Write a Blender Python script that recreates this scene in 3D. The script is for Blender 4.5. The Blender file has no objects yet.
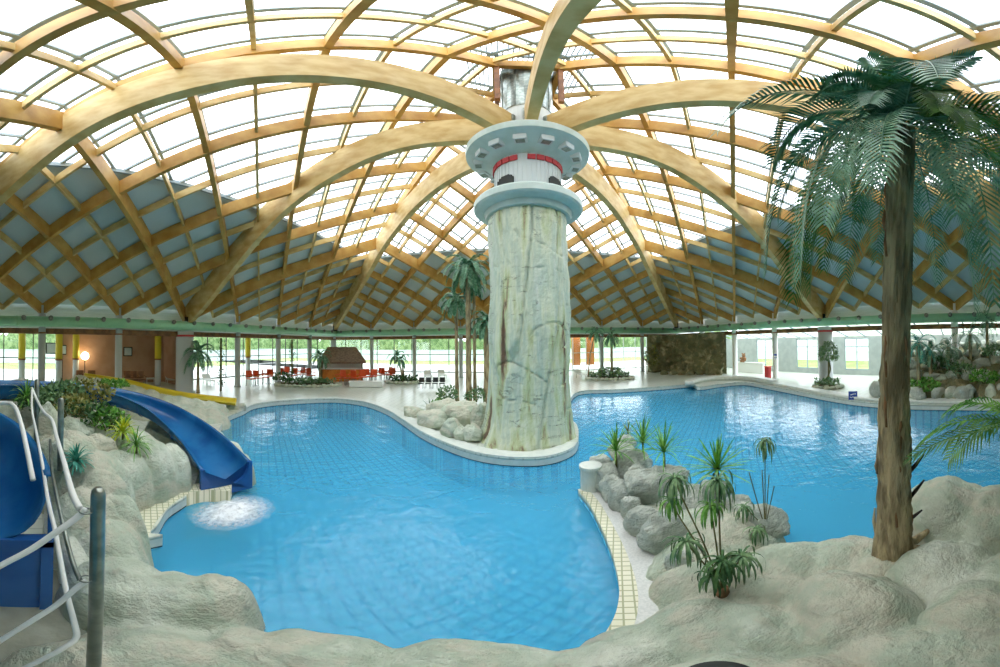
import bpy, bmesh, math, random
import numpy as np
from mathutils import Vector, Matrix, noise
random.seed(7)
PI = math.pi
COL = bpy.context.scene.collection
# ------------------------------------------------------------------ camera model (measured)
F, X0, Y0, PITCH, ROLL = 300.19, 497.57, 339.29, -.0144, .0101
EYE = 3.0
CX, CY = 1.017, 9.405            # centre of the square hall = rock column
S = 17.10                        # half side of the hall
A = S / 8 / math.sqrt(2)         # lattice spacing
def ray(px, py):
    az = (px - X0) / F; el = (Y0 - py) / F
    X, Z, H = math.sin(az)*math.cos(el), math.cos(az)*math.cos(el), math.sin(el)
    cp, sp = math.cos(PITCH), math.sin(PITCH); z = cp*Z + sp*H; h = -sp*Z + cp*H
    cr, sr = math.cos(ROLL), math.sin(ROLL)
    return Vector((cr*X + sr*h, z, -sr*X + cr*h))
def at(px, py, z=0.0):           # a pixel, met by the horizontal plane at height z
    v = ray(px, py); t = (z - EYE) / v.z
    return Vector((v.x*t, v.y*t, z))
def atd(px, py, rho):            # a pixel at plan distance rho
    v = ray(px, py); k = rho / math.hypot(v.x, v.y)
    return Vector((v.x*k, v.y*k, EYE + v.z*k))
# ------------------------------------------------------------------ object helpers
def tag(o, label=None, cat=None, group=None, kind=None):
    if label: o['label'] = label
    if cat: o['category'] = cat
    if group: o['group'] = group
    if kind: o['kind'] = kind
    return o
def empty(name, loc, label=None, cat=None, group=None, rz=0, kind=None):
    o = bpy.data.objects.new(name, None); COL.objects.link(o)
    o.location = loc; o.rotation_euler = (0, 0, rz); o.empty_display_size = .2
    return tag(o, label, cat, group, kind)
def obj(name, bm, mat, parent=None, smooth=False, world=False):
    me = bpy.data.meshes.new(name)
    if isinstance(bm, bmesh.types.BMesh):
        bmesh.ops.recalc_face_normals(bm, faces=bm.faces) if len(bm.faces) else None
        bm.to_mesh(me); bm.free()
    else:
        me.from_pydata(bm[0], [], bm[1]); me.update()
    if smooth:
        me.polygons.foreach_set('use_smooth', [True]*len(me.polygons))
    for m in (mat if isinstance(mat, (list, tuple)) else [mat]): me.materials.append(m)
    o = bpy.data.objects.new(name, me); COL.objects.link(o)
    if parent:
        o.parent = parent
        if world:   # mesh was given in world coordinates
            o.matrix_parent_inverse = Matrix.LocRotScale(parent.location, parent.rotation_euler, parent.scale).inverted()
    return o
def kids(o): return [c for c in bpy.data.objects if c.parent == o]
def dup(root, loc, rz=None, label=None, group=None, scale=None):
    r = root.copy(); COL.objects.link(r); r.location = loc
    if rz is not None: r.rotation_euler = (0, 0, rz)
    if scale: r.scale = (scale,)*3
    if label: r['label'] = label
    if group: r['group'] = group
    for ch in kids(root):
        c = ch.copy(); COL.objects.link(c); c.parent = r
        for g in kids(ch):
            d = g.copy(); COL.objects.link(d); d.parent = c
    return r
def box(bm, c, s, rz=0, ry=0, rx=0):
    m = Matrix.Translation(c) @ Matrix.Rotation(rz, 4, 'Z') @ Matrix.Rotation(ry, 4, 'Y') @ Matrix.Rotation(rx, 4, 'X') @ Matrix.Diagonal((s[0], s[1], s[2], 1))
    bmesh.ops.create_cube(bm, size=1, matrix=m)
def bevel(bm, w, seg=2):
    bmesh.ops.bevel(bm, geom=list(bm.edges), offset=w, segments=seg, affect='EDGES', profile=.6)
def lathe(bm, prof, seg=32, c=(0, 0), cap=True):
    rings = []
    for r, z in prof:
        rings.append([bm.verts.new((c[0]+r*math.cos(2*PI*k/seg), c[1]+r*math.sin(2*PI*k/seg), z)) for k in range(seg)])
    for a, b in zip(rings[:-1], rings[1:]):
        for k in range(seg): bm.faces.new((a[k], a[(k+1) % seg], b[(k+1) % seg], b[k]))
    if cap:
        bm.faces.new(rings[0][::-1]); bm.faces.new(rings[-1])
def tube(bm, pts, r, seg=10, cap=True):
    pts = [Vector(p) for p in pts]; n = len(pts)
    rr = r if isinstance(r, (list, tuple)) else [r]*n
    up = Vector((0, 0, 1)); prev = None; rings = []
    for i, p in enumerate(pts):
        t = (pts[min(i+1, n-1)] - pts[max(i-1, 0)]).normalized()
        if prev is None:
            a = t.cross(up) if abs(t.z) < .95 else t.cross(Vector((1, 0, 0)))
        else: a = prev - t*prev.dot(t)
        a.normalize(); prev = a; b = t.cross(a)
        rings.append([bm.verts.new(p + (a*math.cos(2*PI*k/seg) + b*math.sin(2*PI*k/seg))*rr[i]) for k in range(seg)])
    for a, b in zip(rings[:-1], rings[1:]):
        for k in range(seg): bm.faces.new((a[k], a[(k+1) % seg], b[(k+1) % seg], b[k]))
    if cap: bm.faces.new(rings[0][::-1]); bm.faces.new(rings[-1])
def catmull(pts, n=8, closed=False):
    P = [Vector(p) for p in pts]; out = []; m = len(P)
    for i in range(m if closed else m-1):
        g = (lambda k: P[k % m]) if closed else (lambda k: P[min(max(k, 0), m-1)])
        p0, p1, p2, p3 = g(i-1), g(i), g(i+1), g(i+2)
        for k in range(n):
            t = k/n
            out.append(.5*((2*p1) + (p2-p0)*t + (2*p0-5*p1+4*p2-p3)*t*t + (3*p1-p0-3*p2+p3)*t**3))
    if not closed: out.append(P[-1])
    return out
def sweep(bm, pts, w, d):         # timber: rectangle w wide, d deep (vertical), along pts (centre line)
    pts = [Vector(p) for p in pts]; n = len(pts); rings = []
    for i, p in enumerate(pts):
        t = (pts[min(i+1, n-1)] - pts[max(i-1, 0)]); th = Vector((t.x, t.y, 0)).normalized()
        sd = Vector((th.y, -th.x, 0))*w/2; t.normalize(); up = Vector((0, 0, 1)) - t*t.z; up = up.normalized()*d/2
        if abs(t.z) < .02: up = Vector((0, 0, d/2))
        rings.append([bm.verts.new(p + q) for q in (sd+up, -sd+up, -sd-up, sd-up)])
    for a, b in zip(rings[:-1], rings[1:]):
        for k in range(4): bm.faces.new((a[k], a[(k+1) % 4], b[(k+1) % 4], b[k]))
    bm.faces.new(rings[0][::-1]); bm.faces.new(rings[-1])
def plate(name, loops, z0, z1, mats, parent=None):
    cu = bpy.data.curves.new(name, 'CURVE'); cu.dimensions = '2D'; cu.fill_mode = 'BOTH'; cu.extrude = (z1-z0)/2
    for L in loops:
        sp = cu.splines.new('POLY'); sp.points.add(len(L)-1); sp.use_cyclic_u = True
        for q, p in zip(sp.points, L): q.co = (p[0], p[1], 0, 1)
    o = bpy.data.objects.new(name, cu); COL.objects.link(o)
    dg = bpy.context.evaluated_depsgraph_get(); me = bpy.data.meshes.new_from_object(o.evaluated_get(dg))
    bpy.data.objects.remove(o); bpy.data.curves.remove(cu)
    for v in me.vertices: v.co.z += (z0+z1)/2
    bm = bmesh.new(); bm.from_mesh(me); bmesh.ops.remove_doubles(bm, verts=bm.verts, dist=1e-4); bpy.data.meshes.remove(me)
    return obj(name, bm, mats, parent)
# ------------------------------------------------------------------ materials
class NT:
    def __init__(s, name):
        s.m = bpy.data.materials.new(name); s.m.use_nodes = True; s.n = s.m.node_tree.nodes; s.l = s.m.node_tree.links
        s.b = s.n['Principled BSDF']; s.out = s.n['Material Output']
    def a(s, t, **k):
        x = s.n.new(t)
        for q, v in k.items():
            if q in x.inputs: x.inputs[q].default_value = v
            else: setattr(x, q, v)
        return x
    def L(s, a, b): s.l.new(a, b)
def rgb(r, g, b):   # sRGB 0-255 to linear
    return tuple((c/255/12.92 if c/255 <= .04045 else ((c/255+.055)/1.055)**2.4) for c in (r, g, b)) + (1,)
def mat(name, c, rough=.6, metal=0, spec=.5, emit=None, es=0, c2=None, scale=4, detail=4, bump=0, bscale=None, stretch=None, lo=.4, hi=.6, coord='Object', trans=0):
    t = NT(name); b = t.b
    b.inputs['Base Color'].default_value = rgb(*c); b.inputs['Roughness'].default_value = rough
    b.inputs['Metallic'].default_value = metal; b.inputs['Specular IOR Level'].default_value = spec
    if trans: b.inputs['Transmission Weight'].default_value = trans
    if emit: b.inputs['Emission Color'].default_value = rgb(*emit); b.inputs['Emission Strength'].default_value = es
    if c2 or bump:
        tc = t.a('ShaderNodeTexCoord'); mp = t.a('ShaderNodeMapping'); t.L(tc.outputs[coord], mp.inputs[0])
        if stretch: mp.inputs['Scale'].default_value = stretch
    if c2:
        nz = t.a('ShaderNodeTexNoise', Scale=scale, Detail=detail); t.L(mp.outputs[0], nz.inputs['Vector'])
        cr = t.a('ShaderNodeValToRGB'); cr.color_ramp.elements[0].position = lo; cr.color_ramp.elements[1].position = hi
        cr.color_ramp.elements[0].color = rgb(*c); cr.color_ramp.elements[1].color = rgb(*c2)
        t.L(nz.outputs[0], cr.inputs[0]); t.L(cr.outputs[0], b.inputs['Base Color'])
    if bump:
        n2 = t.a('ShaderNodeTexNoise', Scale=bscale or scale*3, Detail=6); t.L(mp.outputs[0], n2.inputs['Vector'])
        bp = t.a('ShaderNodeBump', Strength=bump, Distance=.05); t.L(n2.outputs[0], bp.inputs['Height']); t.L(bp.outputs[0], b.inputs['Normal'])
    return t.m
M = {}
M['wood'] = mat('honey_timber', (190, 158, 92), .55, c2=(212, 190, 132), scale=1.6, detail=4, stretch=(1, 1, 2), lo=.35, hi=.62)
M['wood_thick'] = mat('golden_timber', (172, 128, 56), .55, c2=(196, 158, 84), scale=1.6, detail=5, lo=.35, hi=.65)
M['steel'] = mat('brushed_steel', (150, 158, 150), .3, metal=.85, c2=(122, 132, 126), scale=9)
M['dark_steel'] = mat('dark_bracket', (52, 50, 48), .5, metal=.4)
M['bar'] = mat('grey_glazing_bar', (146, 164, 172), .5, metal=.1)
M['panel'] = mat('blue_grey_panel', (188, 204, 204), .7, c2=(198, 212, 212), scale=.6)
M['wallpanel'] = mat('pale_grey_cladding', (214, 222, 216), .7, c2=(224, 230, 226), scale=2, stretch=(1, 1, 8))
M['duct'] = mat('mint_green_paint', (142, 204, 164), .4, c2=(156, 212, 174), scale=1.2)
M['beam_brown'] = mat('brown_beam', (112, 74, 46), .6, c2=(142, 96, 56), scale=3)
M['column'] = mat('pale_column_paint', (188, 196, 196), .5)
M['white'] = mat('white_paint', (228, 232, 228), .5)
M['red'] = mat('red_band', (190, 52, 56), .5)
M['yellow'] = mat('yellow_paint', (206, 186, 40), .45)
M['grey_green'] = mat('grey_green_coating', (188, 206, 198), .45, c2=(198, 214, 208), scale=3)
M['capital'] = mat('pale_ribbed_cladding', (200, 210, 210), .5)
M['dark'] = mat('dark_opening', (46, 52, 50), .8)
def glass_mat(name, tint=(1, 1, 1, 1), gl=.08):
    t = NT(name); tr = t.a('ShaderNodeBsdfTransparent', Color=tint); g = t.a('ShaderNodeBsdfGlossy', Roughness=.05)
    mx = t.a('ShaderNodeMixShader'); mx.inputs[0].default_value = gl
    t.L(tr.outputs[0], mx.inputs[1]); t.L(g.outputs[0], mx.inputs[2]); t.L(mx.outputs[0], t.out.inputs[0]); t.n.remove(t.b)
    return t.m
M['glass'] = glass_mat('clear_glass', (.93, .97, .97, 1), .05)
M['roofglass'] = glass_mat('roof_glass', (.95, .97, .98, 1), .02)
# rocks
def rockmat(name, c, c2, c3, sc=1.2, bump=.6):
    t = NT(name); b = t.b; b.inputs['Roughness'].default_value = .75; b.inputs['Specular IOR Level'].default_value = .25
    tc = t.a('ShaderNodeTexCoord')
    n1 = t.a('ShaderNodeTexNoise', Scale=sc, Detail=5, Roughness=.6); n2 = t.a('ShaderNodeTexNoise', Scale=sc*6, Detail=6, Roughness=.65)
    vo = t.a('ShaderNodeTexNoise', Scale=sc*1.4, Detail=5, Roughness=.5)
    ge = t.a('ShaderNodeNewGeometry')
    for n in (n1, n2, vo): t.L(ge.outputs['Position'], n.inputs['Vector'])
    r1 = t.a('ShaderNodeValToRGB'); e = r1.color_ramp.elements; e[0].position = .36; e[0].color = rgb(*c); e[1].position = .66; e[1].color = rgb(*c2); x = e.new(.47); x.color = rgb(*[int(q_*.5+w_*.5) for q_, w_ in zip(c2, c3)]); x = e.new(.54); x.color = rgb(*[int(q_*.8+w_*.2) for q_, w_ in zip(c, c2)])
    t.L(n1.outputs[0], r1.inputs[0])
    # thin wandering cracks: |noise-.5| small
    ma = t.a('ShaderNodeMath', operation='SUBTRACT'); ma.inputs[1].default_value = .5; t.L(vo.outputs[0], ma.inputs[0])
    ab = t.a('ShaderNodeMath', operation='ABSOLUTE'); t.L(ma.outputs[0], ab.inputs[0])
    cr = t.a('ShaderNodeValToRGB'); e = cr.color_ramp.elements; e[0].position = 0; e[0].color = (1, 1, 1, 1); e[1].position = .006; e[1].color = (0, 0, 0, 1)
    t.L(ab.outputs[0], cr.inputs[0])
    mk = t.a('ShaderNodeTexNoise', Scale=sc*.9, Detail=2); t.L(ge.outputs['Position'], mk.inputs['Vector']); mr = t.a('ShaderNodeMapRange'); mr.inputs['From Min'].default_value = .45; mr.inputs['From Max'].default_value = .6; t.L(mk.outputs[0], mr.inputs[0])
    mm = t.a('ShaderNodeMath', operation='MULTIPLY'); t.L(cr.outputs[0], mm.inputs[0]); t.L(mr.outputs[0], mm.inputs[1])
    r2 = t.a('ShaderNodeValToRGB'); e = r2.color_ramp.elements; e[0].position = .55; e[0].color = (0, 0, 0, 1); e[1].position = .75; e[1].color = (1, 1, 1, 1)
    t.L(n2.outputs[0], r2.inputs[0])
    m1 = t.a('ShaderNodeMix', data_type='RGBA'); m1.inputs[7].default_value = rgb(*c3); t.L(r1.outputs[0], m1.inputs[6])
    q = t.a('ShaderNodeMath', operation='MULTIPLY'); q.inputs[1].default_value = .6; t.L(r2.outputs[0], q.inputs[0]); t.L(q.outputs[0], m1.inputs[0])
    m2 = t.a('ShaderNodeMix', data_type='RGBA'); m2.inputs[7].default_value = rgb(96, 92, 74); t.L(m1.outputs[2], m2.inputs[6])
    q2 = t.a('ShaderNodeMath', operation='MULTIPLY'); q2.inputs[1].default_value = .1; t.L(mm.outputs[0], q2.inputs[0]); t.L(q2.outputs[0], m2.inputs[0])
    t.L(m2.outputs[2], b.inputs['Base Color'])
    bp = t.a('ShaderNodeBump', Strength=bump, Distance=.07); ad = t.a('ShaderNodeMath', operation='SUBTRACT'); n5 = t.a('ShaderNodeTexNoise', Scale=sc*2.2, Detail=8, Roughness=.7); mp5 = t.a('ShaderNodeMapping'); mp5.inputs['Scale'].default_value = (1, 2.2, 4); mp5.inputs['Rotation'].default_value = (0, 0, .5); t.L(ge.outputs['Position'], mp5.inputs[0]); t.L(mp5.outputs[0], n5.inputs['Vector']); ad.operation = 'ADD'; t.L(n2.outputs[0], ad.inputs[0]); t.L(n5.outputs[0], ad.inputs[1])
    t.L(ad.outputs[0], bp.inputs['Height']); t.L(bp.outputs[0], b.inputs['Normal'])
    return t.m
M['rock'] = rockmat('pale_artificial_rock', (178, 194, 172), (224, 230, 214), (192, 186, 164), .8, 1.3)
M['rock_grey'] = rockmat('grey_boulder', (186, 196, 184), (222, 226, 214), (150, 160, 148), 2.2, 1.0)
M['rock_dark'] = rockmat('dark_brown_rock', (132, 128, 92), (192, 184, 148), (66, 82, 54), 1.3, 1.2)
# column rock : vertical streaks
t = NT('column_rock'); b = t.b; b.inputs['Roughness'].default_value = .7
ge = t.a('ShaderNodeNewGeometry'); mp = t.a('ShaderNodeMapping'); mp.inputs['Scale'].default_value = (1, 1, .13); t.L(ge.outputs['Position'], mp.inputs[0])
n1 = t.a('ShaderNodeTexNoise', Scale=2.2, Detail=6, Roughness=.6); t.L(mp.outputs[0], n1.inputs['Vector'])
r1 = t.a('ShaderNodeValToRGB'); e = r1.color_ramp.elements
e[0].position = .34; e[0].color = rgb(112, 90, 72); e[1].position = .7; e[1].color = rgb(206, 216, 204)
for p_, c_ in ((.375, (164, 156, 124)), (.42, (192, 204, 158)), (.5, (210, 218, 194)), (.58, (186, 202, 182))):
    x = e.new(p_); x.color = rgb(*c_)
t.L(n1.outputs[0], r1.inputs[0])
mp2 = t.a('ShaderNodeMapping'); mp2.inputs['Scale'].default_value = (.5, .5, 3.2); t.L(ge.outputs['Position'], mp2.inputs[0])
n3 = t.a('ShaderNodeTexNoise', Scale=1.3, Detail=6, Roughness=.6); t.L(mp2.outputs[0], n3.inputs['Vector'])
ma = t.a('ShaderNodeMath', operation='SUBTRACT'); ma.inputs[1].default_value = .5; t.L(n3.outputs[0], ma.inputs[0])
ab = t.a('ShaderNodeMath', operation='ABSOLUTE'); t.L(ma.outputs[0], ab.inputs[0])
cr = t.a('ShaderNodeValToRGB'); e = cr.color_ramp.elements; e[0].color = (1, 1, 1, 1); e[1].position = .006; e[1].color = (0, 0, 0, 1); t.L(ab.outputs[0], cr.inputs[0])
n4 = t.a('ShaderNodeTexNoise', Scale=1.1, Detail=2); t.L(ge.outputs['Position'], n4.inputs['Vector'])
gt = t.a('ShaderNodeMath', operation='GREATER_THAN'); gt.inputs[1].default_value = .52; t.L(n4.outputs[0], gt.inputs[0])
mu = t.a('ShaderNodeMath', operation='MULTIPLY'); t.L(gt.outputs[0], mu.inputs[0]); t.L(cr.outputs[0], mu.inputs[1])
m2 = t.a('ShaderNodeMix', data_type='RGBA'); m2.inputs[7].default_value = rgb(80, 76, 62); t.L(mu.outputs[0], m2.inputs[0]); t.L(r1.outputs[0], m2.inputs[6]); t.L(m2.outputs[2], b.inputs['Base Color'])
n2 = t.a('ShaderNodeTexNoise', Scale=9, Detail=6); t.L(ge.outputs['Position'], n2.inputs['Vector'])
sb_ = t.a('ShaderNodeMath', operation='SUBTRACT'); t.L(n2.outputs[0], sb_.inputs[0]); t.L(mu.outputs[0], sb_.inputs[1])
bp = t.a('ShaderNodeBump', Strength=.7, Distance=.04); t.L(sb_.outputs[0], bp.inputs['Height']); t.L(bp.outputs[0], b.inputs['Normal'])
M['colrock'] = t.m
# tiles
def tilemat(name, c1, c2, grout, size, rot=0, rough=.35, mort=.06, wpos=True):
    t = NT(name); b = t.b; b.inputs['Roughness'].default_value = rough
    ge = t.a('ShaderNodeNewGeometry'); mp = t.a('ShaderNodeMapping'); mp.inputs['Rotation'].default_value = (0, 0, rot); t.L(ge.outputs['Position'], mp.inputs[0])
    br = t.a('ShaderNodeTexBrick'); br.offset = 0; br.squash = 1
    br.inputs['Color1'].default_value = rgb(*c1); br.inputs['Color2'].default_value = rgb(*c2); br.inputs['Mortar'].default_value = rgb(*grout)
    br.inputs['Scale'].default_value = 1; br.inputs['Mortar Size'].default_value = size*mort; br.inputs['Brick Width'].default_value = size; br.inputs['Row Height'].default_value = size
    t.L(mp.outputs[0], br.inputs['Vector']); t.L(br.outputs[0], b.inputs['Base Color'])
    return t.m
M['deck'] = tilemat('pale_deck_tile', (196, 204, 190), (204, 210, 198), (176, 184, 172), .3, 0, .28)
M['curb'] = tilemat('cream_curb_tile', (214, 214, 188), (222, 220, 198), (158, 164, 128), .1, .4, .4, .09)
M['basin'] = tilemat('blue_pool_tile', (104, 198, 230), (112, 204, 234), (54, 148, 194), .24, PI/4, .4, .11)
M['edge'] = mat('white_curb_tile', (216, 222, 214), .4, c2=(206, 214, 206), scale=6)
M['edge_dark'] = mat('dark_gutter', (30, 52, 60), .5)
M['strip'] = mat('speckled_grey_walk', (196, 200, 196), .6, c2=(210, 212, 208), scale=40)
# water
t = NT('pool_water'); t.n.remove(t.b)
tr0 = t.a('ShaderNodeBsdfTransparent', Color=(.70, .93, .98, 1)); df = t.a('ShaderNodeBsdfDiffuse', Color=rgb(84, 190, 232)); tr = t.a('ShaderNodeMixShader'); tr.inputs[0].default_value = .42; t.L(tr0.outputs[0], tr.inputs[1]); t.L(df.outputs[0], tr.inputs[2]); gl = t.a('ShaderNodeBsdfGlossy', Roughness=.03); gl.inputs['Color'].default_value = (1, 1, 1, 1)
fr = t.a('ShaderNodeFresnel', IOR=1.33); mx = t.a('ShaderNodeMixShader')
ge = t.a('ShaderNodeNewGeometry'); n1 = t.a('ShaderNodeTexNoise', Scale=2.2, Detail=4, Roughness=.55, Distortion=.6); t.L(ge.outputs['Position'], n1.inputs['Vector'])
bp = t.a('ShaderNodeBump', Strength=.35, Distance=.1); t.L(n1.outputs[0], bp.inputs['Height'])
t.L(bp.outputs[0], gl.inputs['Normal']); t.L(bp.outputs[0], fr.inputs['Normal'])
t.L(fr.outputs[0], mx.inputs[0]); t.L(tr.outputs[0], mx.inputs[1]); t.L(gl.outputs[0], mx.inputs[2]); t.L(mx.outputs[0], t.out.inputs[0])
M['water'] = t.m
def leafmat(name, c, c2, rough=.5):
    m = mat(name, c, rough, c2=c2, scale=7, spec=.3); return m
M['frond'] = leafmat('deep_green_frond', (70, 124, 90), (128, 172, 142), .4)
M['frond2'] = leafmat('bright_green_frond', (64, 112, 44), (112, 154, 74), .45)
M['trunk'] = mat('fibrous_palm_bark', (128, 114, 86), .9, c2=(184, 168, 132), scale=9, stretch=(1, 1, .22), bump=1.0, bscale=16)
M['leaf_green'] = leafmat('fresh_green_leaf', (66, 132, 44), (132, 184, 84))
M['leaf_mid'] = leafmat('sage_green_leaf', (80, 122, 80), (134, 166, 118))
M['leaf_dark'] = leafmat('dark_green_leaf', (48, 88, 52), (84, 122, 70))
M['leaf_yellow'] = leafmat('yellow_green_leaf', (196, 200, 40), (160, 190, 60))
M['leaf_teal'] = leafmat('teal_leaf', (44, 132, 112), (90, 168, 150))
M['leaf_olive'] = leafmat('olive_leaf', (112, 122, 56), (150, 146, 84))
M['slide'] = mat('blue_fibreglass', (32, 84, 152), .25, c2=(44, 98, 166), scale=1.5)
M['slide_in'] = mat('cyan_blue_flume', (20, 88, 146), .2, c2=(36, 112, 168), scale=1.2)
M['orange'] = mat('orange_plastic', (222, 84, 36), .4)
M['orange_panel'] = mat('orange_screen', (232, 140, 70), .6)
M['thatch'] = mat('thatch', (120, 100, 84), .95, c2=(156, 136, 116), scale=6, stretch=(1, 1, 6), bump=.8, bscale=30)
M['barwood'] = mat('orange_bar_wood', (196, 110, 34), .5, c2=(214, 132, 52), scale=3)
M['tan'] = mat('tan_plaster', (176, 140, 112), .8, c2=(186, 152, 126), scale=1)
M['lawn'] = mat('lawn', (120, 140, 72), .9, c2=(140, 156, 90), scale=.4)
M['hedge'] = mat('hedge_leaf', (78, 106, 60), .9, c2=(124, 146, 98), scale=1.2, bump=.5)
M['paving'] = mat('light_paving', (200, 202, 198), .8)
M['blue_sign'] = mat('blue_sign', (44, 74, 160), .5)
M['soil'] = mat('brown_soil', (92, 76, 54), .95, c2=(116, 98, 70), scale=9, bump=.5)
M['stem'] = mat('brown_green_stem', (104, 104, 62), .8)
M['pot'] = mat('terracotta_stump', (150, 110, 76), .9, c2=(122, 92, 62), scale=8)
M['foam'] = mat('white_splash', (236, 244, 248), .5)
# ------------------------------------------------------------------ roof surface
KN = [0, .2, .4, .6, .8, 1.0]; ZK = [15.187, 13.217, 11.205, 9.187, 7.268, 5.016]
def zs(s):
    s = min(max(s, 0), 1); i = min(int(s/.2), 4); h = .2; u = (s-KN[i])/h
    g = lambda k: (ZK[min(k+1, 5)]-ZK[max(k-1, 0)])/(KN[min(k+1, 5)]-KN[max(k-1, 0)])
    return (2*u**3-3*u*u+1)*ZK[i] + (u**3-2*u*u+u)*h*g(i) + (-2*u**3+3*u*u)*ZK[i+1] + (u**3-u*u)*h*g(i+1)
def rz_(x, y, dz=0): return Vector((CX+x, CY+y, zs(max(abs(x), abs(y))/S) + dz))
SB, SI = .615, .055
R2_ = math.sqrt(.5)
BARW, BARZ = .11, .46
faces_dir = {'back': (0, 1), 'left': (-1, 0), 'right': (1, 0), 'front': (0, -1)}
def face_of(x, y):
    if abs(y) >= abs(x): return 'back' if y > 0 else 'front'
    return 'left' if x < 0 else 'right'
bars = {k: bmesh.new() for k in faces_dir}
def lattice():
    for fam in (0, 1):
        d = Vector((R2_, R2_)) if fam == 0 else Vector((-R2_, R2_))
        nn = Vector((-d.y, d.x))
        for n in range(-15, 16):
            o = nn*(n*A)
            half = 16*A - abs(n*A)                    # to the wall
            for sg in (1, -1):
                # the half line from the crossing with the other diagonal out to the wall
                pts = []; t0 = 0
                inner = SI*S*math.sqrt(2) - abs(n*A)  # inside the crown frame
                if inner > 0: t0 = inner
                if half - t0 < .5: continue
                N = max(3, int((half-t0)/1.2))
                for k in range(N+1):
                    q = o + d*sg*(t0 + (half-t0)*k/N)
                    pts.append((q.x, q.y))
                thick = (n % 2 == 0); ring = abs(n) == 8
                w, dp = (.18, .52) if thick else (.1, .28)
                if ring: w, dp = .2, .72
                off = -.25 + (0 if thick else .1)
                bm = bmesh.new(); sweep(bm, [rz_(x, y, off - (.1 if ring else 0)) for x, y in pts], w, dp)
                tag(obj('roof_rafter' if thick else 'roof_purlin', bm, M['wood_thick'] if thick else M['wood']), kind='structure')
                # glazing bars
                gp = [(x, y) for x, y in pts if max(abs(x), abs(y)) <= SB*S]
                L_ = SB*S*math.sqrt(2) - abs(n*A)
                if L_ > t0:
                    q = o + d*sg*L_; gp.append((q.x, q.y))
                    mid = o + d*sg*(t0+L_)/2
                    if len(gp) > 1:
                        sweep(bars[face_of(mid.x, mid.y)], [rz_(x, y, BARZ) for x, y in gp], BARW, .09)
lattice()
def ringpts(s, f, dz=0, n=8):
    a, b = {'back': ((-1, 1), (1, 1)), 'right': ((1, 1), (1, -1)), 'front': ((1, -1), (-1, -1)), 'left': ((-1, -1), (-1, 1))}[f]
    return [rz_(s*S*(a[0]+(b[0]-a[0])*k/n), s*S*(a[1]+(b[1]-a[1])*k/n), dz) for k in range(n+1)]
def roof_face(bm, f, s0, s1, dz, n=8, m=6):
    prev = None
    for j in range(m+1):
        s = s0 + (s1-s0)*j/m
        row = [bm.verts.new(p) for p in ringpts(s, f, dz, n)]
        if prev:
            for k in range(n): bm.faces.new((prev[k], prev[k+1], row[k+1], row[k]))
        prev = row
for i, f in enumerate(('back', 'left', 'right', 'front')):
    w = empty('window_%d' % (i+1), (CX+faces_dir[f][0]*6, CY+faces_dir[f][1]*6, 0), kind='structure')
    bm = bmesh.new(); roof_face(bm, f, SI, SB, BARZ+.03)
    obj('pane', bm, M['roofglass'], w, world=True)
    bm = bars[f]; sweep(bm, ringpts(SB, f, BARZ-.05, 1), .1, .16); sweep(bm, ringpts(SI, f, BARZ-.05, 1), .1, .16)
    obj('glazing_bar', bm, M['bar'], w, world=True)
bm = bmesh.new()
for f in faces_dir: roof_face(bm, f, SB, 1.0, .06)
for f in faces_dir: roof_face(bm, f, SB, 1.0, .5)
tag(obj('ceiling', bm, M['panel']), kind='structure')
bm = bmesh.new()     # square timber crown frame round the column head
for f in faces_dir: sweep(bm, ringpts(SI, f, -.3, 1), .2, .42)
tag(obj('trim_1', bm, M['wood_thick']), kind='structure')
bm = bmesh.new()
for k in range(-12, 13):
    for ax in (1,):
        c = (CX + (k*.15 if ax else 0), CY + (0 if ax else k*.15), 15.05)
        box(bm, c, (.04, 3.6, .12) if ax else (4.4, .03, .12))
tag(obj('roof_louvre', bm, M['bar']), 'grey slatted louvre lantern above the top of the rock column', 'louvre')
# heavy arches
HIP = [(.85, 10.75), (3, 11.0), (5, 11.05), (7.2, 10.8), (9, 10.35), (11.5, 9.6), (14.3, 8.4), (18, 7.0), (21, 5.95), (23.7, 5.0)]
MID = [(.85, 11.0), (3, 11.1), (4.5, 11.0), (6, 10.65), (8.4, 9.75), (10.4, 8.7), (13.7, 6.5), (15.3, 5.5), (16.75, 4.75)]
AR = [('left', -1, 0, MID, 'heavy timber arch falling to the big column on the left wall'),
      ('right', 1, 0, MID, 'heavy timber arch falling behind the tall palm crown to the right wall'),
      ('front', 0, -1, MID, 'heavy timber arch rising straight overhead in front of the column head'),
      ('back', 0, 1, MID, 'heavy timber arch hidden behind the rock column'),
      ('bl', -1, 1, HIP, 'heavy timber arch falling to the back left corner of the hall'),
      ('br', 1, 1, HIP, 'heavy timber arch falling to the back right corner of the hall'),
      ('fl', -1, -1, HIP, 'broad timber arch sweeping from column head across the upper left'),
      ('fr', 1, -1, HIP, 'broad timber arch sweeping from column head towards the tall palm')]
for nm, dx, dy, prof, lab in AR:
    L_ = math.hypot(dx, dy); dx, dy = dx/L_, dy/L_
    root = empty('timber_arch', (CX+dx, CY+dy, 10.9), lab, 'roof beam')
    P_ = catmull([(CX+dx*t_, CY+dy*t_, z_) for t_, z_ in prof], 5)
    bm = bmesh.new(); sweep(bm, P_, .32, 1.15)
    obj('beam', bm, M['wood'], root, world=True)
    e_ = P_[-1]
    bm = bmesh.new(); box(bm, (e_.x-dx*.1, e_.y-dy*.1, e_.z-.45), (.4, .4, .7), math.atan2(dy, dx)); bevel(bm, .03)
    obj('foot_bracket', bm, M['dark_steel'], root, world=True)
    s_ = P_[0]
    bm = bmesh.new(); box(bm, (s_.x, s_.y, s_.z), (.12, .42, 1.1), math.atan2(dy, dx)); bevel(bm, .02)
    obj('head_plate', bm, M['steel'], root, world=True)
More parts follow.
